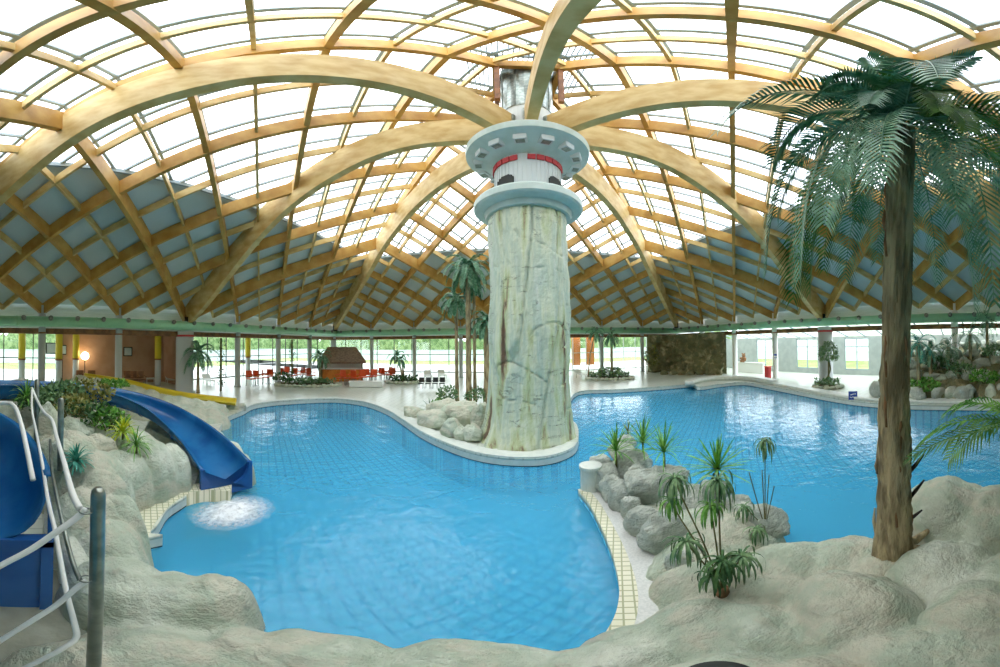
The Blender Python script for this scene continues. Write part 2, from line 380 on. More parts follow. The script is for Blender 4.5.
# ------------------------------------------------------------------ hall walls, duct, columns
GW = 5.2
XL, XR, YB, YF = CX-S, CX+S, CY+S, CY-S
bmw = {}
for nm, c, s in (('wall_left', (XL-.25, CY, 4.7), (.12, 2*S+.5, 1.2)), ('wall_right', (XR+.25, CY, 4.7), (.12, 2*S+.5, 1.2)),
                 ('wall_back', (CX, YB+.25, 4.7), (2*S+.5, .12, 1.2)), ('wall_front', (CX, YF-.25, 2.6), (2*S+.5, .12, 5.4))):
    bm = bmesh.new(); box(bm, c, s)
    # shallow ribs of the cladding
    for k in range(5):
        z = 4.25 + k*.22
        if s[0] < s[1]: box(bm, (c[0] + (.07 if c[0] < CX else -.07), c[1], z), (.03, s[1], .03))
        else: box(bm, (c[0], c[1] + (-.07 if c[1] > CY else .07), z), (s[0], .03, .03))
    tag(obj(nm, bm, M['wallpanel']), kind='structure')
bm = bmesh.new()
for c, s in (((XL-.1, CY, 3.62), (.3, 2*S, .3)), ((XR+.1, CY, 3.62), (.3, 2*S, .3)), ((CX, YB+.1, 3.62), (2*S, .3, .3))): box(bm, c, s)
tag(obj('trim_2', bm, M['beam_brown']), kind='structure')
def duct(p0, p1, lab):
    p0, p1 = Vector(p0), Vector(p1); d = (p1-p0); L_ = d.length; d.normalize()
    root = empty('air_duct', p0, lab, 'duct')
    bm = bmesh.new(); tube(bm, [p0, p1], .27, 20); obj('pipe', bm, M['duct'], root, True, world=True)
    side = Vector((-d.y, d.x, 0)); c = Vector((CX, CY, 0)); mid = (p0+p1)/2
    if side.dot(c-mid) < 0: side = -side
    n = int(L_/1.39)
    for k in range(n):
        q = p0 + d*(1.0 + k*1.39); nd = (side*.9+Vector((0, 0, .55))).normalized()
        bm = bmesh.new(); tube(bm, [q+nd*.2, q+nd*.36, q+nd*.42], [.12, .13, .1], 10)
        o = obj('nozzle', bm, M['steel'], root, True, world=True)
    n = int(L_/4.2)
    for k in range(n):
        q = p0 + d*(2.0+k*4.2)
        bm = bmesh.new(); lat = []
        a_ = Vector((0, 0, 1)); b_ = d.cross(a_)
        tube(bm, [q-d*.04, q+d*.04], .285, 20)
        obj('joint_ring', bm, M['duct'], root, True, world=True)
duct((XL+.52, YF+1, 4.1), (XL+.52, YB-.8, 4.1), 'mint green air duct with jet nozzles along the left wall')
duct((XL+.3, YB-.52, 4.1), (XR-.3, YB-.52, 4.1), 'mint green air duct along the back wall behind rock column')
duct((XR-.52, YB-.8, 4.1), (XR-.52, YF+1, 4.1), 'mint green air duct with jet nozzles along the right wall')
STEP = 2*A*math.sqrt(2)
def hall_column(x, y, lab, r=.2, big=False, m='column', top=5.0):
    root = empty('hall_column', (x, y, 0), lab, 'column')
    bm = bmesh.new(); lathe(bm, [(r*1.25, 0), (r*1.25, .08), (r, .1), (r, top)], 24); obj('shaft', bm, M[m], root, True)
    if big:
        bm = bmesh.new(); lathe(bm, [(r*1.02, 3.45), (r*1.03, 3.47), (r*1.03, 3.55), (r*1.02, 3.57)], 28); obj('red_band', bm, M['red'], root, True)
    else:
        bm = bmesh.new(); lathe(bm, [(r*1.05, 3.48), (r*1.05, 3.56)], 24); obj('collar', bm, M['beam_brown'], root, True)
    return root
hall_column(XL, CY, 'broad pale column with red band under the left arch foot', .55, True, top=3.8)
hall_column(XR, CY, 'broad pale column with red band on the right wall behind a tree', .5, True, top=3.8)
hall_column(XL, YB, 'slim pale column at the back left corner beside the thatched bar', .25, top=4.6)
hall_column(XR, YB, 'slim pale column at the back right corner by the dark rock wall', .25, top=4.6)
wl = ['slim grey column of the left wall, leftmost in view', 'slim grey column between the leftmost column and the broad left column']
ks = {-2: wl[0], -1: wl[1], 1: 'slim grey column first beyond the broad left column', 2: 'slim grey column second beyond the broad left column', 3: 'slim grey column last before the back left corner'}
for k, lab in ks.items(): hall_column(XL, CY+k*STEP, lab)
ks = {-2: 'slim white column standing in front of the right rockery', -1: 'slim white column right behind the tall palm trunk', 1: 'white column with small notice first beyond the broad right column', 2: 'white column at the end of the grey pavilion wall', 3: 'slim column hidden by the dark rock wall'}
for k, lab in ks.items(): hall_column(XR, CY+k*STEP, lab, .22, m='white')
ks = {-3: 'slim column of the back wall next to the thatched bar', -2: 'white column of the back wall left of the slim palm group', -1: 'back wall column seen between the slim palms', 0: 'back wall column hidden behind the rock column', 1: 'back wall column in front of the orange panels', 2: 'back wall column right of the orange panels', 3: 'back wall column beside the dark rock wall'}
for k, lab in ks.items(): hall_column(CX+k*STEP, YB, lab, .18)
# gallery behind the columns: flat ceiling and glazed outer walls
OL, OR, OB = XL-GW, XR+4.6, YB+4.6
bm = bmesh.new()
box(bm, ((XL+OL)/2-.2, CY, 3.9), (GW+.6, 2*S+10, .2)); box(bm, (CX-1, (YB+OB)/2+.2, 3.9), (2*S+8, 4.9, .2))
tag(obj('trim_3', bm, M['white']), kind='structure')
wn = [5]
def glazing(p0, p1, z0, z1, step, name=None, bars_z=(1.9,), m='dark_steel', t=.07):
    p0, p1 = Vector(p0), Vector(p1); d = p1-p0; L_ = d.length; d.normalize(); a = math.atan2(d.y, d.x)
    root = empty('window_%d' % wn[0], p0, kind='structure'); wn[0] += 1
    bm = bmesh.new(); n = max(1, round(L_/step))
    for k in range(n+1):
        q = p0 + d*L_*k/n; box(bm, (q.x, q.y, (z0+z1)/2), (t, t, z1-z0), a)
    for z in (z0+.04, z1-.04)+tuple(bars_z):
        q = p0+d*L_/2; box(bm, (q.x, q.y, z), (L_, t, t), a)
    obj('window_frame', bm, M[m], root, world=True)
    bm = bmesh.new(); q = p0+d*L_/2; box(bm, (q.x, q.y, (z0+z1)/2), (L_, .012, z1-z0), a)
    obj('pane', bm, M['glass'], root, world=True)
glazing((OL, -12, 0), (OL, 2.6, 0), 0, 3.8, 2.1)
glazing((OL, 10.6, 0), (OL, OB, 0), 0, 3.8, 2.1)
glazing((OL, OB, 0), (CX+4, OB, 0), 0, 3.8, 2.1)
glazing((CX+4, OB, 0), (OR, OB, 0), 0, 3.8, 1.5, m='white')
# left lounge wall
bm = bmesh.new(); box(bm, (OL-.1, 6.6, 1.9), (.15, 8, 3.8)); box(bm, (OL+1.4, 10.6, 1.9), (3, .15, 3.8))
tag(obj('wall_lounge', bm, M['tan']), kind='structure')
# right pavilion wall: grey with tall windows
bm = bmesh.new()
wins = [(at(757, 372).y, 0)]
def ywall(px, X=OR):   # where a pixel column meets the outer right wall
    v = ray(px, 345); return X*v.y/v.x
spans = [(757, 774), (797, 818), (845, 869), (888, 905)]
ys = sorted([(ywall(b_), ywall(a_)) for a_, b_ in spans])
prev = -12.0
for a_, b_ in ys + [(OB, OB)]:
    if a_ > prev: box(bm, (OR, (prev+a_)/2, 1.57), (.2, a_-prev, 3.15))
    prev = b_
for a_, b_ in ys:
    box(bm, (OR, (a_+b_)/2, .2), (.2, b_-a_, .4)); box(bm, (OR, (a_+b_)/2, 3.08), (.2, b_-a_, .14))
tag(obj('wall_pavilion', bm, mat('pavilion_grey', (150, 160, 154), .7, c2=(158, 168, 162), scale=2)), kind='structure')
for a_, b_ in ys: glazing((OR-.02, a_, 0), (OR-.02, b_, 0), 0.4, 3.0, (b_-a_)/2, bars_z=(2.3,), m='bar', t=.08)
# sloping glass strip above the pavilion wall
root = empty('window_%d' % wn[0], (OR, 0, 3.5), kind='structure'); wn[0] += 1
bm = bmesh.new(); bm2 = bmesh.new()
for k in range(26):
    y = -12 + k*1.55
    vs = [bm.verts.new(p) for p in ((XR+.4, y, 4.0), (XR+.4, y+1.5, 4.0), (OR, y+1.5, 3.15), (OR, y, 3.15))]; bm.faces.new(vs)
    tube(bm2, [(XR+.4, y, 3.98), (OR, y, 3.13)], .06, 6)
obj('pane', bm, M['glass'], root, world=True); obj('glazing_bar', bm2, M['bar'], root, world=True)
# ------------------------------------------------------------------ deck, basin, water
WZ = -.27
pool_pts = [(-4.6, -8), (-3.7, .9), at(150, 531), at(168, 508), at(190, 492), (-5.5, 3.6), (-7.2, 5.2), (-9.4, 7.4), at(243, 410), at(256, 404), at(285, 400.5), at(330, 398.5), at(362, 401.5), at(385, 409), at(402, 419), at(420, 431), at(448, 444),
            at(484, 454.5), at(530, 458), at(560, 453.5), at(577, 443), (2.75, 10.3), (2.9, 12.5), at(578, 391.5), at(620, 389), at(665, 386), at(691, 384), at(700, 386.5), at(722, 383.5), at(745, 382), at(770, 386), at(800, 391.5), at(850, 400), at(900, 404), at(950, 405), at(1000, 405), (13.2, -4), (13.2, -8)]
pool = catmull([Vector((p[0], p[1], 0)) for p in pool_pts], 5, closed=True)
outer = [(-34, -13), (34, -13), (34, 40), (-34, 40)]
outer = [(OL-.05, -13), (OR+.05, -13), (OR+.05, OB+.05), (OL-.05, OB+.05)]
o = plate('floor', [outer, pool], -.07, 0, [M['deck'], M['edge']]); tag(o, kind='structure')
# pool rim: white tile coping face with a dark gutter line under it, down to the basin floor
def strip(name, loop, zlist, mats, closed=True, inset=0.0, parent=None):
    bm = bmesh.new(); n = len(loop); rows = []
    for z in zlist: rows.append([bm.verts.new((p[0], p[1], z)) for p in loop])
    for j in range(len(zlist)-1):
        for k in range(n if closed else n-1):
            f = bm.faces.new((rows[j][k], rows[j][(k+1) % n], rows[j+1][(k+1) % n], rows[j+1][k])); f.material_index = j % len(mats)
    return obj(name, bm, mats, parent)
tag(strip('pool_wall', pool, [-.07, -.235, -.265, -1.9], [M['edge'], M['edge_dark'], M['basin']]), kind='structure')
def offs(path, d):
    out = []
    for i, p in enumerate(path):
        t_ = path[min(i+1, len(path)-1)]-path[max(i-1, 0)]; t_.z = 0; t_.normalize(); out.append(Vector((p.x - t_.y*d, p.y + t_.x*d, p.z)))
    return out
i0 = min(range(len(pool)), key=lambda i: (pool[i]-at(243, 410)).length); i1 = min(range(len(pool)), key=lambda i: (pool[i]-at(577, 443)).length)
cp_ = pool[i0:i1+1]; sg_ = 1 if offs(cp_, .3)[12].y > cp_[12].y else -1
tag(plate('coping', [cp_ + offs(cp_, sg_*.42)[::-1]], 0, .035, M['edge']), 'pale coping strip round the far end of the left pool and the column island', 'coping')
# basin floor, rising to a beach at the back
def basin_z(x, y):
    z = -1.15
    if x > 2.5:
        t_ = min(max((y-12.6)/5.0, 0), 1); z = -1.15 + .86*t_*t_*(3-2*t_) if x > 3 else z
    return z
vs, fs = [], []
gx, gy = 60, 60
for j in range(gy+1):
    for i in range(gx+1):
        x = -12 + 30*i/gx; y = -8 + 29*j/gy; vs.append((x, y, basin_z(x, y)))
for j in range(gy):
    for i in range(gx): k = j*(gx+1)+i; fs.append((k, k+1, k+gx+2, k+gx+1))
tag(obj('pool_basin', (vs, fs), M['basin'], smooth=True), kind='structure')
wat = plate('pool_water', [pool], WZ-.01, WZ, M['water'])
bm = bmesh.new(); bm.from_mesh(wat.data); bmesh.ops.delete(bm, geom=[f for f in bm.faces if f.normal.z < .5 and f.calc_center_median().z < WZ-.001], context='FACES'); bm.to_mesh(wat.data); bm.free()
tag(wat, 'clear blue pool water filling both basins round the rock column', 'water', kind='stuff')
# ------------------------------------------------------------------ the rock column
def P(px, rho):
    v = ray(px, 400); k = rho/math.hypot(v.x, v.y); return (v.x*k, v.y*k)
root = empty('rock_column', (CX, CY, 0), 'giant pale green artificial rock column rising from the pool island to the roof', 'column')
def noi(x, y, z, s=1): return noise.noise(Vector((x*s, y*s, z*s)))
def colr(th, z):
    c, s_ = math.cos(th), math.sin(th)
    r = 1.25 + .07*noise.fractal(Vector((c*1.1, s_*1.1, z*.35)), .6, 2, 5) + .05*noise.noise(Vector((c*4, s_*4, z*.25)))
    cr_ = abs(noise.noise(Vector((c*1.6+5, s_*1.6, z*.16)))); r -= .13*max(0, 1-cr_/.05)        # vertical clefts
    cr2 = abs(noise.noise(Vector((c*.7+9, s_*.7, z*.95)))); m_ = noise.noise(Vector((c*1.2, s_*1.2, z*.8+7)))
    if m_ > .02: r -= .07*max(0, 1-cr2/.02)
    fl = math.exp(-max(z, 0)*1.5)
    r += fl*(.1 + .25*max(0, noise.noise(Vector((c*2.6+3, s_*2.6, .3)))) + .28*max(0, math.cos(th-PI*1.12))**2)
    r += .03*math.exp(-max(z-.2, 0)*.5)
    if z > 6.8: r = r*(1-(z-6.8)*.1)
    return r
vs, fs = [], []; NS, NZ = 150, 170
for j in range(NZ+1):
    z = -.02 + 7.35*j/NZ
    for i in range(NS):
        th = 2*PI*i/NS; r = colr(th, z); vs.append((r*math.cos(th), r*math.sin(th), z))
for j in range(NZ):
    for i in range(NS): a = j*NS+i; b_ = j*NS+(i+1) % NS; fs.append((a, b_, b_+NS, a+NS))
obj('rock_trunk', (vs, fs), M['colrock'], root, True)
bm = bmesh.new(); lathe(bm, [(1.15, 7.08), (1.34, 7.1), (1.4, 7.28), (1.5, 7.3), (1.66, 7.34), (1.72, 7.4), (1.72, 7.6), (1.66, 7.68), (1.1, 7.72)], 64)
obj('lower_ring', bm, M['grey_green'], root, False)
bm = bmesh.new(); lathe(bm, [(1.05, 7.7), (1.05, 9.6)], 48, cap=False)
for k in range(48):
    th = 2*PI*k/48; box(bm, (1.055*math.cos(th), 1.055*math.sin(th), 8.65), (.03, .025, 1.85), th)
obj('drum', bm, M['capital'], root)
bm = bmesh.new()
for k in range(26):
    th = 2*PI*(k+.5)/26
    if k % 7 == 4: continue
    box(bm, (1.08*math.cos(th), 1.08*math.sin(th), 9.02), (.05, .23, .2), th)
obj('red_band', bm, M['red'], root)
for k, th in enumerate([math.radians(a) for a in (-90-44, -90+44, -90+136, -90-136, 90)]):
    bm = bmesh.new()
    for (dx, dz, w_, h_) in ((0, 0, .6, .34), (0, .2, .48, .1), (0, .27, .3, .06)): box(bm, (1.06*math.cos(th), 1.06*math.sin(th), 8.1+dz), (.06, w_, h_), th)
    o = obj('opening', bm, M['dark'], root)
bm = bmesh.new(); lathe(bm, [(1.04, 9.2), (1.2, 9.3), (1.85, 9.62), (1.95, 9.66), (1.97, 9.9), (1.9, 9.98), (.8, 10.0)], 64)
obj('upper_disc', bm, M['grey_green'], root)
for k in range(14):
    th = 2*PI*(k+.5)/14 - PI/2; r_ = 1.56
    bm = bmesh.new(); c = (r_*math.cos(th), r_*math.sin(th), 9.43)
    box(bm, c, (.3, .36, .2), th, ry=.0)
    f_ = obj('lamp_box', bm, M['capital'], root)
    bm = bmesh.new(); box(bm, (c[0], c[1], 9.335), (.2, .25, .03), th); obj('lens', bm, M['steel'], f_)
bm = bmesh.new(); lathe(bm, [(.84, 9.98), (.84, 10.75), (.8, 10.78), (.8, 11.9)], 40)
for k in range(20):
    th = 2*PI*k/20; box(bm, (.845*math.cos(th), .845*math.sin(th), 10.36), (.03, .04, .75), th)
obj('upper_shaft', bm, M['capital'], root)
bm = bmesh.new(); lathe(bm, [(.82, 11.85), (.83, 11.9), (.83, 14.7)], 36)
for k in range(9): th = 2*PI*k/9; box(bm, (.83*math.cos(th), .83*math.sin(th), 13.3), (.05, .06, 2.8), th)
obj('duct_shaft', bm, M['steel'], root)
for sx in (-1, 1):
    for sy in (-1, 1): bm = bmesh.new(); box(bm, (sx*.93, sy*.93, 13.2), (.16, .16, 2.5)); bevel(bm, .02); obj('crown_post', bm, M['beam_brown'], root)
# ------------------------------------------------------------------ boulders
def boulder(x, y, z, rx, ry, rz, lab, group=None, mat_='rock_grey', seed=0, name='boulder', sub=4, rot=0, flat=.62):
    bm = bmesh.new(); bmesh.ops.create_icosphere(bm, subdivisions=sub, radius=1)
    off = Vector((seed*3.7, seed*1.3, seed*2.1))
    for v in bm.verts:
        n = v.co.normalized()
        k = 1 + .24*noise.fractal(n*1.1+off, .7, 2, 4) + .07*noise.fractal(n*3.3+off, .7, 2, 4)
        # flatten into facets
        for q in range(7):
            d_ = Vector((math.sin(seed*5+q*2.1), math.cos(seed*3+q*1.7), .3*math.sin(q+seed))).normalized(); dd = n.dot(d_)
            if dd > flat: k = min(k, (flat+.18)/dd)
        v.co = Vector((n.x*rx*k, n.y*ry*k, n.z*rz*k))
    o = obj(name, bm, M[mat_], None, True); o.location = (x, y, z); o.rotation_euler = (0, 0, rot)
    return tag(o, lab, 'rock', group)
def boulder_px(px, py, wpx, hpx, z, lab, **k):
    p = at(px, py, z); rho = math.hypot(p.x, p.y); r = wpx/2/F*math.hypot(rho, EYE-z); el = abs((Y0-py)/F)
    rz = max(.6*r, (hpx/2/F*math.hypot(rho, EYE-z))*.95)
    boulder(p.x, p.y, z, r, r*.95, rz, lab, rot=math.atan2(p.y, p.x)-PI/2, **k)
pen = [(605, 477, 32, 34, .2, 'grey boulder touching the white tiled stub at the peninsula tip'),
 (634, 465, 36, 28, .35, 'rounded grey boulder behind the tip boulder, under the second spiky plant'),
 (612, 489, 24, 34, .15, 'narrow upright grey boulder on the walk side, second from the white stub'),
 (621, 498, 26, 38, .15, 'tall folded grey boulder on the walk side, third from the white stub'),
 (648, 486, 46, 40, .35, 'largest smooth grey boulder in the middle of the peninsula row'),
 (631, 509, 20, 28, .12, 'small grey boulder wedged low between two bigger walk side boulders'),
 (643, 523, 30, 38, .15, 'bluish grey boulder low on the walk side below the largest boulder'),
 (664, 534, 38, 54, .2, 'tall grey boulder at the walk end of the peninsula row'),
 (681, 566, 26, 40, .1, 'small grey boulder at the foot of the row next to the potted plant'),
 (692, 505, 50, 44, .2, 'broad pale boulder behind the tall grey one at the walk end'),
 (626, 442, 20, 15, .5, 'small pale boulder at the back of the peninsula under the reddish plant'),
 (637, 473, 20, 18, .45, 'small pale stone between the middle boulders of the peninsula'),
 (622, 452, 30, 18, .4, 'flat pale boulder at the back of the peninsula near the first spiky plant'),
 (600, 461, 22, 14, .25, 'low pale stone behind the white tiled stub'),
 (735, 508, 36, 26, .15, 'brownish boulder right of the tall spiky star plant'),
 (765, 522, 42, 36, .15, 'rounded tan boulder at the water under the slender tall stems'),
 (712, 492, 34, 24, .25, 'pale boulder at the water behind the tall spiky star plant'),
 (668, 478, 40, 26, .3, 'pale boulder at the water beside the third spiky plant')]
for i, (px, py, w_, h_, z, lab) in enumerate(pen): boulder_px(px, py, w_, h_, z, lab, seed=i+1, group='boulders of the planted peninsula')
isl = [(436, 421, 40, 14, .15, 'flat pale rock at the left end of the island rocks'),
 (452, 430, 24, 22, .2, 'rounded upright rock on the island curb, below the slanted rocks'),
 (463, 415, 46, 28, .35, 'long slanted pale rock leaning towards the rock column'),
 (444, 411, 40, 20, .3, 'slanted pale rock behind the flat island rock'),
 (472, 434, 22, 22, .2, 'smooth round rock next to the foot of the rock column'),
 (461, 435, 14, 18, .15, 'small brownish rock between two island rocks on the curb'),
 (414, 413, 24, 10, .1, 'low flat stone at the far left of the island planting'),
 (480, 420, 20, 40, .5, 'tall rounded rock clasping the left foot of the rock column'),
 (497, 440, 22, 10, .05, 'low stone slab at the front foot of the rock column')]
for i, (px, py, w_, h_, z, lab) in enumerate(isl): boulder_px(px, py, w_, h_, z, lab, seed=i+31, mat_='rock', group='rocks on the column island')
# ------------------------------------------------------------------ sculpted ledges (height fields)
def ledge(name, blobs, res, lab, cat='rock ledge', mat_='rock', cuts=(), amp=.06, base=-1.0, warp=.12):
    B = np.array(blobs, float)   # x, y, z_top, r, [z_base]
    x0, x1 = (B[:, 0]-B[:, 3]).min()-.1, (B[:, 0]+B[:, 3]).max()+.1; y0, y1 = (B[:, 1]-B[:, 3]).min()-.1, (B[:, 1]+B[:, 3]).max()+.1
    nx, ny = int((x1-x0)/res)+2, int((y1-y0)/res)+2
    X, Y = np.meshgrid(np.linspace(x0, x1, nx), np.linspace(y0, y1, ny))
    N1 = np.array([[noise.fractal(Vector((x*1.1, y*1.1, 3.3)), .7, 2, 3) for x in X[0]] for y in Y[:, 0]])
    N2 = np.array([[noise.fractal(Vector((x*1.1, y*1.1, 9.1)), .7, 2, 3) for x in X[0]] for y in Y[:, 0]])
    N3 = np.array([[noise.fractal(Vector((x*2.6, y*2.6, 1.1)), .8, 2, 4) for x in X[0]] for y in Y[:, 0]])
    Xw, Yw = X+warp*N1, Y+warp*N2
    H = np.full(X.shape, -9.)
    for b_ in blobs:
        x, y, zt, r = b_[:4]; zb = b_[4] if len(b_) > 4 else -1.3
        d = np.hypot(Xw-x, Yw-y)/r; q = np.clip(1-d**3.6, 0, 1)**.38
        h = np.where(d < 1, zb+(zt-zb)*q, -9); h += .34*(1-d)*(d < 1)*r - .12*r*(d < 1)
        k = .05; H = np.where((H > -8) & (h > -8), np.maximum(H, h)+k*np.exp(-np.abs(H-h)/k)*.1, np.maximum(H, h))
    H = np.where(H > -8, H+amp*N3, H)
    for path, w_, dz in cuts:
        for p in path:
            m_ = np.hypot(X-p[0], Y-p[1]) < w_; H = np.where(m_ & (H > p[2]-dz), p[2]-dz, H)
    vs, fs, idx = [], [], -np.ones(X.shape, int)
    ok = H > -8
    for j in range(ny):
        for i in range(nx):
            if ok[j, i] or (ok[max(j-1, 0):j+2, max(i-1, 0):i+2]).any():
                idx[j, i] = len(vs); vs.append((X[j, i], Y[j, i], H[j, i] if ok[j, i] else base-.4))
    for j in range(ny-1):
        for i in range(nx-1):
            q = (idx[j, i], idx[j, i+1], idx[j+1, i+1], idx[j+1, i])
            if min(q) >= 0: fs.append(q)
    o = obj(name, (vs, fs), M[mat_], None, True)
    return tag(o, lab, cat)
def pb(px, rho, z, r, zb=-1.3): x, y = P(px, rho); return (x, y, z, r, zb)
# blue flume paths
chute = catmull([at(226, 484, .02), at(203, 456, .28), at(180, 435, .5), at(155, 419, .78), at(122, 407, 1.05), at(80, 400, 1.25), at(30, 398, 1.35), at(-40, 398, 1.45)], 6)
yel = catmull([at(236, 404, .22), at(210, 401, .34), at(180, 397, .5), at(150, 391, .72), at(118, 383, 1.0), at(80, 377, 1.2)], 6)
near = catmull([Vector((-2.42, -.27, 1.12)), Vector((-3.0, -.36, 1.18)), Vector((-3.5, -.62, 1.32)), Vector((-3.85, -1.2, 1.5)), Vector((-3.95, -2.1, 1.7)), Vector((-3.8, -3.2, 1.95))], 6)
ledge('rock_ledge', [pb(212, 2.42, .45, .50), pb(170, 2.42, .45, .56), pb(122, 2.6, .5, .6), pb(150, 1.7, .3, .78), pb(235, 1.72, .2, .66), pb(100, 1.6, .3, .6), pb(108, 3.2, .66, .55), pb(112, 3.75, .85, .5)], .035,
      'smooth pale rock ledge with rounded nose jutting into the left pool behind the steel post')
ledge('rock_ledge', [pb(300, 1.6, .2, .8), pb(235, 1.3, .15, .7), pb(372, 1.28, .12, .8), pb(450, 1.42, .2, .8), pb(512, 1.38, .18, .76), pb(565, 1.2, .12, .76), pb(420, .5, .15, .95), pb(610, 1.4, .28, .66)], .035,
      'low pale rock ledge along the bottom edge in front of the pool')
ledge('rock_ledge', [pb(645, 1.75, .25, .55), pb(690, 1.9, .34, .75), pb(725, 2.7, .3, .85), pb(785, 3.0, .25, .92), pb(850, 3.0, .25, .92), pb(748, 1.85, .4, .6), pb(848, 2.05, .66, .72), pb(770, 1.2, .45, .7), pb(900, 1.5, .5, .6), pb(780, 2.45, .35, .5), pb(700, 1.2, .2, .7), pb(885, 2.7, .4, .6), pb(800, 1.0, .4, .7), pb(700, 3.4, .15, .6)], .035,
      'wide pale rock ledge of rounded swells round the foot of the tall palm')
ledge('rock_ledge', [pb(948, 3.6, .95, .85), pb(1000, 3.4, .9, .9), pb(945, 2.55, .66, .72), pb(985, 1.8, .74, .65), pb(1030, 2.2, .7, .8), pb(940, 1.5, .55, .6)], .035,
      'high grey-green rock ledge right of the palm at the right edge')
ledge('rock_ledge', [pb(617, 6.6, .12, .7), pb(640, 5.9, .12, .8), pb(668, 5.1, .15, .85), pb(700, 4.3, .2, .85), pb(735, 4.0, .2, .75), pb(690, 3.4, .15, .7), pb(655, 4.4, .05, .5)], .05,
      'low pale rock base under the boulders and plants of the peninsula')
cutc = [(chute, .62, .12), (yel, .72, .12), ([Vector((p.x, p.y, .1)) for p in near], .72, .15)]
ledge('rock_bank', [(p.x*(1-k/p.length), p.y*(1-k/p.length), p.z+.2-.14*k, .95, -.4) for p in [yel[i_] for i_ in range(6, 31, 3)] for k in (1.15, 2.1)] + [(*P(60, 9.0), 1.35, 2.0, -.4), (*P(25, 9.2), 1.45, 2.2, -.4),
      (*P(168, 9.0), .85, .8, -.6), (*P(190, 8.4), .72, .72, -.6), (*P(210, 7.9), .62, .6, -.6), (*P(228, 7.3), .5, .5, -.6), (*P(239, 6.6), .4, .35, -.8)], .06,
      'long pale rock bank carrying the yellow slide behind the blue flume', cuts=cutc)
ledge('rock_bank', [(*P(60, 6.6), 1.05, 1.3, -.4), (*P(85, 6.6), .95, 1.2, -.4), (*P(110, 6.6), .95, 1.1, -.4), (*P(135, 6.3), .9, .9, -.6), (*P(150, 5.65), 1.0, .6, -.8), (*P(172, 5.95), .85, .46, -.8), (*P(190, 6.45), .5, .36, -.8), (*P(120, 5.2), .95, .6, -.6), (*P(95, 4.6), 1.15, .65, -.4), (*P(106, 4.0), 1.1, .45, -.6), (*P(70, 5.4), 1.2, .8, -.4), (*P(85, 3.7), .95, .6, -.4), (*P(70, 3.0), .5, .55, -.4)], .05,
      'pale rock bank of folded boulders between the two blue flumes', cuts=cutc)
lb = [(78, 432, 42, 30, 1.15, 'smooth pale boulder under the leafy shrubs left'), (98, 447, 38, 26, 1.1, 'pale rounded boulder right of the teal plant'), (62, 455, 26, 36, 1.25, 'pale boulder between the railing and the teal plant'),
      (48, 432, 28, 60, 1.2, 'tall pale boulder beside the near blue flume under the rails')]
for i, (px, py, w_, h_, z, lab) in enumerate(lb): boulder_px(px, py, w_, h_, z-.1, lab, seed=i+51, mat_='rock')
# ------------------------------------------------------------------ curb and walk along the peninsula
ce = catmull([at(578, 489, -.05), at(590, 504, -.05), at(603, 530, -.05), at(613, 556, -.05), at(619, 585, -.05), at(616, 612, -.05), at(600, 640, -.05)], 6)
sgn = 1 if offs(ce, .2)[10].x > ce[10].x else -1
c1, c2 = offs(ce, sgn*.17), offs(ce, sgn*.72)
tag(plate('curb_base', [ce + c2[::-1]], -1.6, -.2, M['basin']), kind='structure')
tag(plate('pool_curb', [ce + c1[::-1]], -.2, -.05, M['curb']), 'curved cream tile curb along the pool side of the planted peninsula', 'curb')
tag(plate('walkway', [c1 + c2[::-1]], -.2, -.06, M['strip']), 'narrow speckled grey walk between cream curb and grey boulders', 'walkway')
le = catmull([at(230, 492, 0), at(205, 491, 0), at(185, 496, 0), at(168, 508, 0), at(152, 528, 0), at(146, 550, 0)], 6)
sgn = 1 if offs(le, .2)[10].x < le[10].x else -1
tag(plate('pool_curb', [le + offs(le, sgn*.34)[::-1]], -1.5, .02, M['curb']), 'short curved cream tile curb beside the mouth of the blue flume', 'curb')
p_ = at(591, 488, -.05)
bm = bmesh.new(); lathe(bm, [(.2, -.1), (.2, .42), (.225, .44), (.225, .5), (.2, .51)], 32)
for k in range(16):
    th = 2*PI*k/16; box(bm, (.2*math.cos(th), .2*math.sin(th), .17), (.012, .012, .5), th)
o = obj('tiled_stub', bm, M['edge']); o.location = (p_.x, p_.y, 0); tag(o, 'short round white tiled stub at the tip of the peninsula', 'post')
bm = bmesh.new(); box(bm, (-2.2, -.6, -.5), (2.8, 3.4, 1.04)); bevel(bm, .06); tag(obj('concrete_pad', bm, mat('wet_concrete', (128, 132, 116), .7, c2=(146, 150, 134), scale=3, bump=.3)), 'dull grey concrete pad below the near blue slide at bottom left', 'ground')
# ------------------------------------------------------------------ flumes
def trough(bm, path, w_, d_, flat=0, th=.03, lip=.07):
    prof = []
    for k in range(15):
        a = PI*k/14; prof.append((-w_*math.cos(a), -d_*math.sin(a)**(.75)))
    prof = [(-w_-lip, -.03), (-w_-lip, 0)] + prof + [(w_+lip, 0), (w_+lip, -.03)]
    out = [(x*(1+th/w_), z-th) for x, z in prof[2:-2]][::-1]
    full = prof + out; rings = []; n = len(path)
    for i, p in enumerate(path):
        t_ = path[min(i+1, n-1)]-path[max(i-1, 0)]; t_.z = 0; t_.normalize(); s_ = Vector((t_.y, -t_.x, 0))
        rings.append([bm.verts.new(p + s_*x + Vector((0, 0, z+d_))) for x, z in full])
    for a, b_ in zip(rings[:-1], rings[1:]):
        m_ = len(full)
        for k in range(m_): bm.faces.new((a[k], a[(k+1) % m_], b_[(k+1) % m_], b_[k]))
    bm.faces.new(rings[0][::-1]); bm.faces.new(rings[-1])
root = empty('water_slide', at(226, 484, 0), 'blue half-pipe flume curving down into the left pool with splashing end', 'water slide')
bm = bmesh.new(); trough(bm, chute, .48, .46); obj('flume', bm, M['slide_in'], root, True, world=True)
